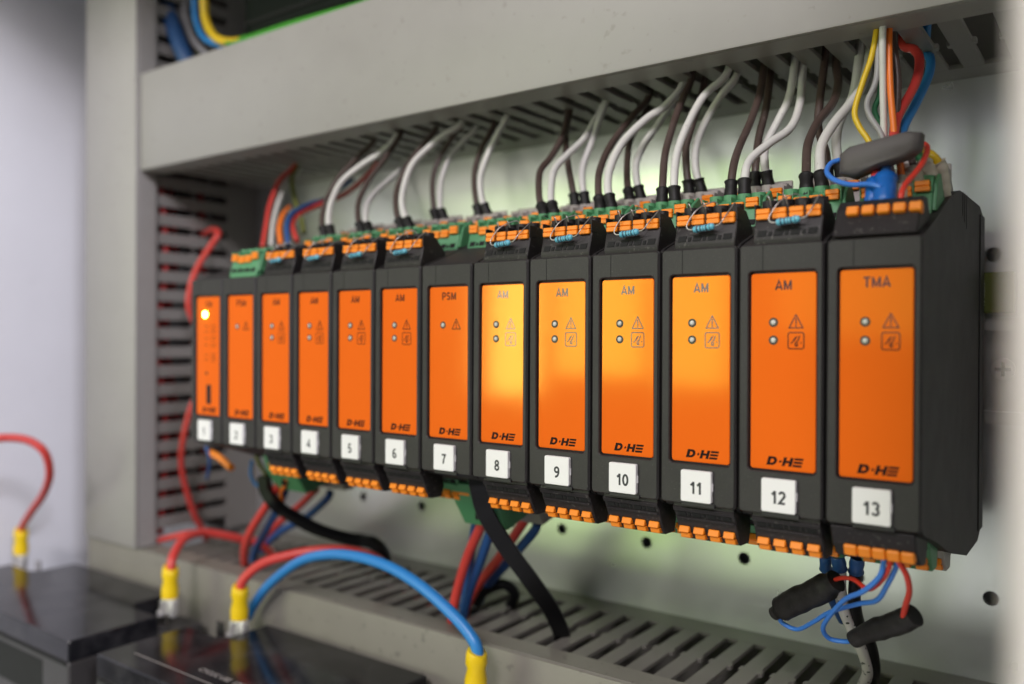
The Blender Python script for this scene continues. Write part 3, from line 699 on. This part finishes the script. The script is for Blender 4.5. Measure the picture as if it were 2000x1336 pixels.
pair(11, 'green', [(235.6, 27, 55.5), (233.6, 31.6, 61.2), (232.7, 38.4, 69.5), (233.1, 47.1, 80), (233.1, 54.9, 90), (231.8, 62, 100)],
     [(239.7, 27, 55.4), (237.7, 30.4, 59.7), (238, 35, 65.1), (240.9, 41.1, 70.5), (245.5, 48.7, 76.1), (245.8, 56.1, 85.7), (243.8, 65.9, 100)])
pair(11, 'grey', [(235.7, 47, 61), (234.2, 48.9, 64.7), (232.7, 54.6, 75.8), (233.1, 60.4, 87), (232.9, 66.8, 100)],
     [(239, 47, 60.9), (237.3, 48.7, 65.1), (236.7, 51.5, 72.2), (239.2, 55.3, 80.8), (241.6, 58.8, 88.6), (241.7, 63.1, 100)])
pair(12, 'green', [(257.3, 27, 53.9), (255.1, 32.2, 59.6), (253.3, 40.2, 68.7), (253.7, 47.4, 76.6), (256, 55.2, 83.8), (255.8, 61.8, 91.8), (253.7, 67.9, 100)],
     [(261.2, 27, 53.7), (259.2, 31.3, 59), (257.7, 37.7, 66.9), (259.6, 45.2, 74.9), (262.7, 52.7, 82.2), (264.2, 58.4, 88.8), (264, 66.7, 100)], 1.3, 1.45)
pair(12, 'grey', [(257.4, 47, 59.4), (255.4, 50.5, 67.2), (252, 54.6, 76.4), (251.2, 58.4, 85.4), (251, 64.7, 100)],
     [(260.6, 47, 59.1), (258.2, 51.4, 68.6), (258.3, 55.3, 77.2), (260.8, 60.1, 86.6), (261.5, 66.1, 100)], 1.25, 1.4)

# wires of module thirteen, going up
GB = 'coloured wires above module thirteen'
def up13(lab, c, r, pts, **k): wire(lab, c, r, entry(pts), group=GB, **k)
up13('yellow wire bowing left above the upper dark sleeve of module thirteen', 'yellow', 0.85, [(271.9, 40, 63.3), (270.3, 40.3, 67.4), (267.5, 40.7, 71.8), (266.7, 41.1, 76.7), (268.3, 41.7, 84.7), (270.7, 42.3, 91.8), (271.9, 43, 100)])
up13('light grey wire bowing inward above the upper dark sleeve of module thirteen', 'wgrey', 0.85, [(274.9, 41, 64.6), (273.3, 41.3, 69.4), (270.5, 41.6, 74.4), (269.9, 41.9, 78.6), (271.7, 42.4, 85.8), (272.3, 43.3, 100)])
up13('dark green wire mostly hidden behind the grey one above module thirteen', 'greenw', 0.8, [(274.4, 46, 65.5), (272.7, 45.6, 71.6), (270.8, 45.3, 77), (272.2, 45, 82.5), (273.2, 43.9, 100)])
up13('straight white wire dropping behind the upper dark sleeve of module thirteen', 'white', 0.95, [(274.2, 42, 63.4), (274.1, 41.9, 69.4), (273.9, 41.8, 83.8), (274.1, 41.6, 100)])
up13('bright orange wire beside the straight white one above module thirteen', 'orangew', 0.9, [(277.8, 40, 62.6), (276.8, 41, 71.5), (275.6, 42.5, 84.1), (275, 44.3, 100)])
up13('brown wire between the orange and the red wire above module thirteen', 'brown', 1.0, [(277.5, 44, 63.3), (276.9, 45, 73.8), (277.1, 46, 85.7), (275.2, 47.3, 100)])
up13('thick red wire bending out of the upper duct above module thirteen', 'red', 1.35, [(277.4, 38, 63.7), (277, 44.6, 73.4), (279.8, 53.1, 84.8), (280.2, 58.6, 93.2), (278.2, 61.4, 97.7), (274.7, 64.1, 101)])
up13('thick blue wire bending out of the upper duct at the far right', 'blue', 1.35, [(278.4, 40, 62.5), (277.9, 48.3, 71.3), (279.6, 57.9, 80.8), (281.2, 67.8, 91.2), (280.6, 72.8, 97.4), (278.4, 75.9, 101)])
# wires of module thirteen, from behind the sleeve down into the plugs
def dn13(lab, c, r, pts, sl=None): wire(lab, c, r, pts, group=GB, sleeve=sl)
dn13('red wire ending in a dark blue sleeve at the left above module thirteen', 'red', 1.2, [(277.7, 13, 44), (277.9, 14, 48.5), (276.9, 22, 56.1), (277.5, 32, 62.6)], ('bluesleeve', 1.9, 8))
dn13('blue wire ending in a bright blue sleeve on the strip above module thirteen', 'bluedark', 1.3, [(281.2, 11, 43.7), (281.1, 12, 47.5), (280, 20, 55.6), (279.2, 30, 62)], ('bluesleeve', 2.7, 9))
dn13('white wire between the red and the blue one above module thirteen', 'white', 0.9, [(278.3, 18, 45.9), (277.1, 22, 50.7), (276.8, 26, 56.1), (276.3, 32, 61.3)])
dn13('grey wire right of the bright blue sleeve above module thirteen', 'wgrey', 0.9, [(281.9, 18, 45.5), (281, 22, 51), (279.7, 26, 55.8), (277.5, 32, 61.2)])
dn13('orange wire dropping from the dark sleeve into the plug above module thirteen', 'orangew', 0.95, [(283.3, 22, 46.5), (282.6, 24, 51.8), (281.3, 28, 57.6), (279.3, 34, 62.7)], ('beige', 1.25, 7))
dn13('second white wire right of the orange one above module thirteen', 'white', 0.95, [(284.5, 24, 46.9), (283.7, 26, 52.6), (282.4, 30, 58), (279.9, 36, 63)], ('beige', 1.3, 7))
dn13('brown wire ending in a beige sleeve above module thirteen', 'brown', 0.95, [(286.4, 26, 46.7), (285.3, 27, 52.3), (283.7, 30, 58.4), (281.2, 36, 62.8)], ('beige', 2.2, 9))
dn13('green wire curving into a beige sleeve at the right above module thirteen', 'greenw', 1.3, [(288.5, 30, 48.7), (288.1, 30, 53.4), (287, 30, 56.7), (284.5, 34, 60.7), (281.5, 38, 63.9)], ('beige', 2.1, 8.5))
dn13('yellow wire arching into the rightmost beige sleeve above module thirteen', 'yellow', 1.3, [(290.1, 38, 49.1), (289.9, 36, 53.5), (289.6, 34, 57), (287.7, 34, 60), (284.2, 38, 62.3)], ('beige', 2.1, 9.5))

# heat-shrunk components
def shrink(lab, A, B, rad, flat, mt, up, dent=0.06, hollow=False, name='heat_shrink_sleeve', prof=None):
    A, B = Vector(A), Vector(B); R = thing(name, lab, 'heat shrink sleeve', tuple((A+B)/2), 'shrink wrapped components on thin leads')
    n = 22; pts = []; rr = []; fl = []
    for k in range(n+1):
        t = k/n; p = A.lerp(B, t); pts.append(p + Vector((0, 0, 0.35*math.sin(6*t))))
        q = prof(t) if prof else 1
        rr.append(rad*q*(1 + dent*math.sin(17*t+1) + dent*0.6*math.sin(31*t))); fl.append(flat)
    m = MB(); m.tube(pts, rr, 18, flat=fl, up=up, caps=True); m.build('shrink_tube', M[mt], R, tuple((A+B)/2), smooth_angle=60)
    if hollow:
        d = (B-A).normalized(); m = MB(); m.tube([B - d*0.5, B + d*0.25], rad*prof(1)*0.82, 16, flat=flat, up=up); m.build('open_end', M['hole'], R, tuple((A+B)/2))
fr = [(268.8, 15, 54.2), (268.9, 15, 59.3), (271.1, 15, 60.9), (281.8, 15, 62.6), (285.6, 15, 63.1), (288.8, 15, 62.4), (288.4, 15, 58.4), (285.7, 15, 56.5), (278.8, 15, 54.9), (272.4, 15, 52.7)]
cc = tuple(sum(p[k] for p in fr)/len(fr) for k in range(3))
R = thing('heat_shrink_sleeve', 'grey black shrink wrapped component tilted in front of the wires above module thirteen', 'heat shrink sleeve', cc, 'shrink wrapped components on thin leads')
m = MB()
def sc_(f, dy): return [(cc[0] + (p[0]-cc[0])*f, p[1] + dy, cc[2] + (p[2]-cc[2])*f) for p in fr]
m.loops([sc_(.80, -0.3), sc_(.93, 0.3), sc_(1.0, 1.6), sc_(1.0, 5.2), sc_(.85, 6.6)], True, True)
m.build('shrink_tube', M['shrinkgrey'], R, cc, smooth_angle=50)
e = [(243.3, 42, -74.1), (265.5, 28, -56.7)]
shrink('fat black shrink wrapped component hanging left below module thirteen', e[0], e[1], 3.9, (0.8, 1.0), 'shrink', (0.1, 1, 0), 0.03,
       prof=lambda t: 0.52 + 0.1*t if t < 0.12 else (1.0 if t < 0.88 else 0.82))
e = [(268.6, 34, -74.4), (286.7, 22, -60.6)]
shrink('slimmer black shrink wrapped component hanging right below module thirteen, one end open', e[0], e[1], 3.2, (0.75, 1.0), 'shrink', (0.1, 1, 0), 0.03, True,
       prof=lambda t: 0.72 + 0.25*min(1, t*2.2))
GT = 'thin component leads at module thirteen'
wire('thin red lead curling from the right end of the upper dark sleeve', 'redthin', 0.75, [(286, 29, 62.6), (288.6, 24, 60), (288.8, 20, 56.1), (287.6, 16, 52.2), (285.8, 12, 49.2), (285.7, 9, 46.3), (285.6, 9, 43.3)], group=GT, name='lead_wire')
wire('thin blue lead curling from the left end of the upper dark sleeve', 'bluethin', 0.72, [(266, 27, 60), (264.1, 25, 58.8), (264.2, 22, 56.1), (266.9, 18, 52.9), (272.1, 14, 50.8), (277.9, 11, 49.7), (280.8, 10, 48.4)], group=GT, name='lead_wire')
wire('thin red lead from the fat black sleeve up to module thirteen', 'redthin', 0.62, [(264.5, 29, -57.1), (268.2, 24, -54.7), (272.8, 18, -53.3), (277.2, 14, -53.4), (281.2, 10, -50), (283.5, 8, -45.8), (284.4, 7, -41.3)], group=GT, name='lead_wire')
wire('thin blue lead looping under to the slim black sleeve', 'bluethin', 0.68, [(282.7, 7, -40.9), (282.5, 7, -44.5), (281, 8, -48.8), (276.4, 12, -53.6), (270.7, 18, -58.8), (264, 26, -66.6), (260.7, 32, -72.3), (261.8, 36, -76), (265.8, 36, -75.9), (269.1, 34, -74.3)], group=GT, name='lead_wire')
wire('thin blue lead looping to the far left end of the fat black sleeve', 'bluethin', 0.68, [(285.6, 8, -42), (284.9, 9, -45.8), (282.5, 12, -51.4), (278.6, 17, -56.8), (272.5, 23, -60.7), (263.5, 30, -66.3), (257.2, 36, -72.4), (250.4, 42, -77.4), (245.9, 43, -77), (244.6, 42, -74.3)], group=GT, name='lead_wire')
wire('thin red lead dropping to the right end of the slim black sleeve', 'redthin', 0.75, [(285, 7, -40.6), (285.7, 7, -43.2), (287.3, 9, -47.2), (287.2, 13, -52.3), (285.5, 18, -57.7), (284, 22, -61.8)], group=GT, name='lead_wire')
# cables below module twelve/13
GC = 'cables dropping from under modules twelve and thirteen'
wire('white cable with black dashes hanging below modules twelve and thirteen', 'dashed', 1.75, [(264.2, 34, -51.2), (264.4, 36, -56.5), (263.6, 40, -62.3), (263.2, 46, -70.7), (263.8, 54, -79.6), (264.9, 62, -88), (263.9, 70, -95.9), (259.2, 82, -106.5)], ('bluedark', 1.95, 4.5), GC, name='cable', cat='cable')
wire('black cable hanging behind the slim black sleeve below module thirteen', 'blackwire', 1.75, [(269.2, 36, -51.3), (268.2, 38, -56.5), (266.3, 44, -66.5), (265.9, 52, -75.2), (267.1, 60, -83.5), (266.4, 70, -94.2), (262, 84, -106.5)], ('bluedark', 2.0, 5), GC, name='cable', cat='cable')
wire('dark blue wire behind the fat black sleeve below module twelve', 'bluedark', 1.3, [(259.4, 40, -53.2), (258.7, 42, -57.6), (257.9, 50, -68), (258.2, 62, -78.5)], ('bluedark', 1.7, 5), GC)

# ------------------------------------------------------------------ power plugs and thick wires under module two and 7
def power_plug(mod, kind):
    x0 = 22.5*(mod-1) - 6.5
    if kind == 'green': prof = [(21.5, -43), (23.5, -53), (30, -66.0), (43, -61), (44, -44)]; mt = M['green']
    else: prof = [(47, -48), (48, -57), (53, -69), (65, -65), (66, -50)]; mt = M['grey']
    if mod == 7: prof = [(p[0] + 2, -42 + (p[1] + 42)*0.74) for p in prof]
    if mod == 2: prof = [(p[0] + 4, -42 + (p[1] + 42)*0.72) for p in prof]
    loc = (x0, prof[0][0], -45)
    r = thing('power_plug', '%s power plug with two thick wires under module %s' % ('large green' if kind == 'green' else 'large grey', NW[mod]), 'power plug', loc, 'large power plugs under the supply modules')
    m = MB(); m.prism(prof, 'x', x0, x0+20.5, 0.5)
    for k in (0, 1): m.ring((x0 + 5.6 + 8.5*k, (prof[2][0]+prof[3][0])/2, prof[2][1]-0.2), 3.6, 2.7, 3.0, 18)
    m.build('body', mt, r, loc, smooth_angle=35)
    m = MB()
    for k in (0, 1): m.box(x0 + 2.6 + 8.5*k, x0 + 8.4 + 8.5*k, prof[1][0]-1.0, prof[1][0]+3, prof[1][1]+2.5, prof[1][1]+6.5, 0.4)
    m.build('lever', M['lever'], r, loc)
    m = MB(); m.box(x0+9.4, x0+11.0, prof[1][0]+1.2, prof[1][0]+3.2, prof[1][1]-6.0, prof[1][1]-3.5); m.build('latch_opening', M['hole'], r, loc)
for md in (2, 7):
    power_plug(md, 'green'); power_plug(md, 'grey')
GP = 'thick red and blue supply wires under the modules'
wire('thick red wire running from the green plug under module seven down into the duct', 'red', 1.95, [(134.6, 36, -57.3), (132.1, 37, -61.7), (124, 40, -74.5), (115.8, 43, -89.4), (111.5, 45, -101), (108.8, 48, -109.6)], group=GP)
wire('thick dark blue wire beside the red one under module seven', 'bluedark', 1.95, [(138, 37, -59), (134, 40, -65.1), (123.8, 46, -79.6), (114.3, 52, -93.9), (107.8, 56, -107.8), (105.1, 60, -114.8)], group=GP)
wire('dark blue wire mostly hidden behind the front red one under module seven', 'bluedark', 1.8, [(126.6, 42, -59.4), (123.5, 44, -65.9), (117.4, 50, -76.3), (109.4, 58, -89.9), (101.8, 64, -105.7)], group=GP)
wire('thick red wire slanting from the grey plug under module eight', 'red', 1.95, [(141.6, 56, -58.8), (137.9, 57, -62.5), (126.6, 58, -77.2), (114.1, 60, -91.2), (105.9, 62, -102.2), (100.2, 66, -112)], group=GP)
wire('thick dark blue wire slanting from the grey plug under module eight', 'bluedark', 1.9, [(144.1, 58, -62.2), (140.3, 60, -67.1), (125.1, 64, -81.6), (110.1, 70, -95.8), (97.8, 76, -110.7)], group=GP)
wire('thick red wire running from under module two down into the duct', 'red', 2.0, [(17.2, 34, -56.8), (8.1, 36, -66), (-9.8, 40, -82), (-21.5, 44, -94), (-29.6, 50, -105.4)], group=GP)
wire('thick dark blue wire beside the red one under module two', 'bluedark', 1.9, [(16.2, 38, -61), (5.3, 42, -72.1), (-11.2, 48, -85.6), (-25.9, 54, -96.6), (-37.2, 60, -107.5)], group=GP)
wire('dark blue wire slanting from the grey plug under module three', 'bluedark', 1.9, [(24.7, 58, -63.5), (20.7, 59, -67.5), (0.5, 63, -79.6), (-20.1, 66, -89.4), (-38.5, 70, -99.5), (-55.1, 76, -112.4)], group=GP)
wire('dark red wire slanting from the grey plug under module three', 'red', 1.8, [(17.2, 56, -62.3), (3.8, 58, -71.6), (-19.3, 64, -84.5), (-40.7, 70, -97.9), (-52.4, 74, -110.1)], group=GP)
wire('pale blue thin wire tangled below module two', 'blue', 0.8, [(-2.7, 34, -48.1), (-6.1, 36, -54.7), (-5.6, 38, -59.8), (-2.8, 40, -62.2), (-4.9, 44, -68)])
wire('orange wire tangled below module three', 'orangew', 0.9, [(27.6, 30, -52.9), (23.7, 32, -57), (18.3, 34, -60.7), (14.8, 38, -67.1)])
wire('beige wire tangled below module two', 'olive', 1.0, [(5.7, 30, -44.5), (7.6, 32, -50.5), (10.2, 34, -55.2), (6.6, 38, -62.1)])
# black cables
def ribbon(lab, pts, w, t, twist, name='flat_cable', group=None):
    loc = pts[0]; R = thing(name, lab, 'cable', loc, group); c = catmull(pts, 10); m = MB(); n = len(c)
    rows = []; up = Vector((0.8, 0.6, 0))
    for i in range(n):
        tg = (c[min(i+1, n-1)] - c[max(i-1, 0)]).normalized(); a = math.radians(twist[0] + (twist[1]-twist[0])*i/(n-1))
        u = Vector((math.cos(a), math.sin(a), 0)); u = (u - tg*u.dot(tg)).normalized(); v = tg.cross(u)
        rows.append([c[i] + u*(w/2*sx) + v*(t/2*sz) for sx, sz in ((-1, -.4), (-.92, -1), (.92, -1), (1, -.4), (1, .4), (.92, 1), (-.92, 1), (-1, .4))])
    m.loops(rows, True, True); m.build('cable_sheath', M['blackwire'], R, loc, smooth_angle=45)
ribbon('flat black cable curving from between modules seven and eight down into the lower duct', [(147.2, 16, -38), (147.1, 17, -42.1), (146.2, 22, -51.6), (149.5, 30, -65.1), (152.9, 42, -80.3), (154.5, 52, -92.4), (154, 60, -103.5), (151.1, 66, -111.2)], 6.4, 1.9, (25, 62))
ribbon('black cable sagging from under module three along the duct', [(11.7, 30, -53.4), (11.9, 31, -60), (15.8, 34, -67.1), (18.3, 42, -73.3), (25, 50, -79.5), (34.9, 60, -84.3), (45.1, 66, -85.9), (49.2, 70, -92.1), (44.6, 74, -99.7)], 5.2, 4.0, (20, 30), 'black_cable')
wire('dark blue cable curled on the lower duct beside the flat black one', 'blackwire', 2.3, [(105.8, 66, -103.2), (109.5, 70, -97), (116.1, 74, -94.5), (118.6, 78, -99.4), (110.1, 84, -110.3)], group=None, name='cable', cat='cable')

# ------------------------------------------------------------------ batteries, lugs and their wires
def battery(lab, x0, with_text):
    z1 = -120; y0, y1 = -36, 29; loc = (x0, y0, -214); w = 151
    r = thing('battery', lab, 'battery', loc, 'black batteries in front of the lower duct')
    MB().box(x0, x0+w, y0, y1, -214, z1-9.5, 0.8).build('case', M['batside'], r, loc)
    nd, nw = 23.5, 27
    top = [(x0, y0), (x0+w, y0), (x0+w, y1-nd), (x0+w-nw+4, y1-nd), (x0+w-nw, y1-nd+4), (x0+w-nw, y1), (x0+nw, y1), (x0+nw, y1-nd+4), (x0+nw-4, y1-nd), (x0, y1-nd)]
    MB().prism(top, 'z', z1-9.4, z1, 0.7).build('lid', M['battery'], r, loc)
    for xa, xb in ((x0 + 7, x0 + 52), (x0 + 64, x0 + 128)):
        MB().box(xa, xb, y0-0.1, y0+0.3, -150, z1-13).build('side_recess', M['hole'], r, loc)
    MB().box(x0+2, x0+w-2, y0-0.5, y0+0.4, z1-10.8, z1-9.6).build('lid_seam', M['hole'], r, loc)
    for xt in (x0+12, x0+w-12):
        MB().box(xt-3, xt+3, 14.6, 15.4, z1-9.5, z1+2).build('terminal_tab', M['metal'], r, loc)
    if with_text:
        m = MB(); m.box(x0+12, x0+w-18, -26.4, -25.9, z1-0.05, z1+0.03); m.build('printed_line', M['batprint'], r, loc)
        put('lettering', text_mesh('CYCLIC USE  12V', 3.6, M['batprint'], 0.08), r, (62, 16.0, z1+214+0.03), (0, 0, 0))
battery('black battery at the left edge with recessed terminals', -184.5, False)
battery('black battery in front with CYCLIC USE printed on its lid', -11.0, True)
def lugged(lab, color, r, base, pts, clear=False):
    """base: terminal point; sleeve and crimp rise from it, then the wire"""
    q = pts[0]; bx, by, bz = q[0] - 0.4, q[1], q[2] - 18.5; base = (bx, by, bz); loc = base; R = thing('battery_lead', lab, 'battery lead', loc, 'battery leads with yellow sleeves')
    m = MB()
    m.box(bx-4.3, bx+4.3, by-1.7, by+1.9, bz-4.5, bz+4.0, 0.7, 2).box(bx-4.9, bx-3.0, by-2.4, by+0.6, bz-4.5, bz+3.0, 0.7, 2).box(bx+3.0, bx+4.9, by-2.4, by+0.6, bz-4.5, bz+3.0, 0.7, 2)
    m.tube([(bx, by, bz+3), (bx, by, bz+6), (bx+0.2, by, bz+10)], [3.2, 2.3, 2.6], 12)
    m.tube([(bx-3.8, by-2.2, bz-5), (bx-3.4, by-2.4, bz-1.5), (bx-1, by-2.0, bz+5.5)], 0.9, 8)
    m.cyl((bx-4.2, by-2.6, bz-4.6), 1.5, 2.2, 'z', 10)
    m.build('crimp_lug', M['crimp'], R, loc, smooth_angle=40)
    c = catmull([(bx, by, bz+8)] + pts); MB().tube(c, r, 14).build('insulation', M[color], R, loc)
    p = [Vector((bx-0.4, by, bz+4.2)), Vector((bx-0.2, by, bz+8.5)), Vector((bx, by, bz+12.5)), Vector((bx, by, bz+14.5)), Vector(pts[0])*0.15 + Vector((bx, by, bz+17.5))*0.85, Vector(pts[0])]
    MB().tube(p, [3.9, 4.0, 3.25, 3.95, 3.75, 3.5], 16, caps=True).build('sleeve', M['yellows'], R, loc, smooth_angle=60)
lugged('red battery lead with yellow sleeve at the far left, arching out of the picture', 'red', 2.1, (-179.5, 15, -113), [(-192.7, 15, -103.1), (-174.6, 12, -90.7), (-150.8, 8, -76.6), (-131.1, 2, -62.7), (-123.3, -4, -50.5), (-125.8, -10, -44), (-130.1, -18, -41.7), (-134.1, -26, -43.1), (-147.9, -30, -53.7)])
lugged('red battery lead with yellow sleeve bending right behind the other battery', 'red', 2.1, (-39, 12.8, -117), [(-37.3, 14, -99.7), (-39.5, 17, -94.3), (-45, 26, -89.4), (-48.1, 38, -89), (-45.2, 48, -91.7), (-41.4, 58, -95.4), (-37.6, 66, -98.6), (-37.6, 76, -108.2)])
lugged('red battery lead with yellow sleeve arching right over the blue one into the duct', 'red', 2.2, (6.5, 18.0, -114.5), [(11, 18, -101.3), (13.7, 20, -95.8), (19.3, 24, -90.7), (27.7, 30, -87.4), (37.2, 38, -85.3), (46.2, 48, -85.7), (51.9, 60, -90.3), (49.9, 72, -98.9)])
lugged('bright blue battery lead with yellow sleeve arching left across the duct', 'blue', 2.2, (128.5, 17.5, -119.5), [(146.8, 17, -99.7), (143.5, 17, -94.6), (134.5, 17, -88.4), (118.6, 18, -81.7), (101.8, 19, -77.8), (83.9, 20, -77), (63.7, 22, -79.6), (43.6, 24, -86.2), (22.2, 26, -99.4), (9.2, 27, -111.2), (4, 27, -118.6)])
wire('dark red wire lying inside the lower duct behind the blue battery lead', 'reddark', 1.8, [(-16.1, 65.4, -111), (-3.7, 75, -110), (15.7, 84.9, -110), (47, 82.1, -111), (81, 73, -112)], group=None)

# ------------------------------------------------------------------ left side wires
wire('red cable coming out of the upright duct and down behind module one', 'red', 1.7, [(-115.2, 80, 67.1), (-91.3, 72, 70.7), (-69.1, 62, 66.7), (-70.6, 58, 59.4), (-77.4, 55, 48.5), (-80.3, 52, 37.3), (-81.2, 52, 24.8), (-82.8, 60, 9.6), (-84.3, 62, -13.1), (-86.2, 56, -31.3), (-89.9, 54, -46.9), (-94.9, 56, -61.7), (-96.2, 60, -76.7), (-96.4, 66, -92.1), (-99.5, 74, -104.2), (-111.7, 84, -116.9)], name='cable', cat='cable')
wire('dark red wire crossing low in front of the upright duct', 'red', 1.7, [(-105.7, 46, -103.6), (-92.2, 50, -99.6), (-82.1, 56, -97), (-67.5, 62, -97.7), (-55.1, 68, -99.9)])
for k, (x, y) in enumerate([(-106, 50), (-119, 64), (-111, 78), (-126, 56), (-132, 70)]):
    wire(['red wire nearest the front inside the upright duct', 'red wire second from the front inside the upright duct', 'red wire at the rear inside the upright duct',
          'red wire at the left front inside the upright duct', 'red wire deepest inside the upright duct'][k], 'reddark', 1.9,
         [(x, y, -100), (x+2*math.sin(k), y+3, -40), (x-1.5, y-2, 10), (x+1.5, y+2, 50), (x, y, 95)], group='red wires inside the upright duct')
GL = 'thin coloured wires above module three'
def lw(lab, c, r, p): wire(lab, c, r, p, group=GL)
lw('red wire rising steeply above the green plug of module two', 'red', 1.2, entry([(2.3, 36, 52.6), (-7, 45.2, 64.3), (-14.9, 54, 76.1), (-21.4, 65.1, 90.7), (-20.8, 74.1, 100)]))
lw('white wire rising beside the red one above module two', 'white', 1.2, entry([(8.7, 36, 52.7), (-4.6, 47.6, 65.7), (-13.8, 58.2, 77.8), (-21.8, 70, 91.5), (-23.3, 78.9, 100)]))
lw('orange wire bowing left above the plug of module three', 'orangew', 1.2, [(18.2, 34, 52.4), (12, 38, 60.9), (7.1, 44, 68), (-0.4, 54, 73.5)])
lw('blue wire bending right from above module three behind the brown wires', 'bluedark', 1.2, [(23.2, 34, 52.1), (17.5, 38, 61.7), (11.7, 46, 68.8), (7.9, 60, 75.1), (2, 76, 81.3), (5.6, 90, 92.1)])
lw('dark red wire following the blue one above module three', 'red', 1.25, [(26.8, 36, 53.9), (16.6, 42, 62.2), (11.3, 50, 68.4), (8.5, 64, 74.8), (11.5, 80, 82.8), (15.9, 92, 95.3), (19.8, 98, 105)])
lw('olive wire standing dim behind the blue one above module three', 'olive', 1.2, entry([(3.1, 60, 61.4), (-3.2, 63.3, 69.9), (-13.7, 67.7, 81.7), (-19.6, 71.5, 92), (-20.1, 74.6, 100)]))
wire('short orange wires bunched under module one', 'lever', 1.7, [(-29.1, 30, -46), (-19.6, 28, -47.2), (-11.9, 26, -48.7), (-4.4, 24, -50.4)], name='wire')
wire('pale blue wire end under module one', 'bluedark', 0.8, [(-30.3, 28, -42.9), (-27.8, 28, -46.7), (-29.9, 30, -52.5), (-38.3, 34, -60.2)], name='wire')

# ------------------------------------------------------------------ things above the upper duct
blk = thing('relay_block', 'large dark component standing above the upper duct', 'component', (20, 100, 166))
MB().box(-60, 190, 66, 110, 164, 262, 12, 5).build('casing', M['darkblock'], blk, (20, 100, 166))
MB().box(-52, 180, 65, 66.2, 176, 178, 0.3).build('casing_groove', M['hole'], blk, (20, 100, 166))
pts = [(-72.7, 54, 207.7), (-71.3, 54, 190.9), (-69.4, 54, 179.5), (-61.6, 54, 169.1), (-48.2, 54, 163.5), (-29.8, 53, 161.3), (-0.6, 52, 160.7), (28.7, 52, 160), (55.7, 52, 159.5), (80.5, 52, 161.7)]
R = thing('earth_wire', 'yellow and green striped earth wire curving along the top of the upper duct', 'wire', pts[0])
MB().tube(catmull(pts), 2.3, 16, up=(0, -1, 0), stripe=lambda t, a: 1 if t > 0.50 or (t > 0.43 and a < 0.5) else 0).build('insulation', [M['yellow'], M['earthgreen']], R, pts[0])
wire('bright blue wire just left of the yellow green earth wire', 'blue', 1.8, [(-90.4, 60, 214.3), (-89.3, 60, 197), (-87.4, 60, 185.2), (-79.7, 60, 174), (-61.1, 60, 165.3), (-47.8, 60, 160.5)])
wire('grey wire left of the bright blue one at the top', 'wgrey', 1.9, [(-104.4, 62, 218.5), (-102.8, 62, 200.8), (-100.7, 62, 188.8), (-92.3, 62, 174.9), (-80.2, 62, 165.2), (-68.5, 62, 156.8)])
wire('dark olive wire passing under the grey one at the top', 'olive', 1.7, [(-108.6, 70, 192.9), (-104.5, 70, 183.2), (-101.5, 70, 173.8), (-102.4, 70, 162.2)])
wire('thick dark blue cable coming out of the upright duct at the top', 'bluedeep', 4.6, [(-120.6, 60, 211.6), (-109.9, 56, 197), (-100.6, 54, 183.4), (-92, 53, 170.6), (-85.8, 54, 159.3), (-83.7, 58, 147.4)], name='cable', cat='cable')
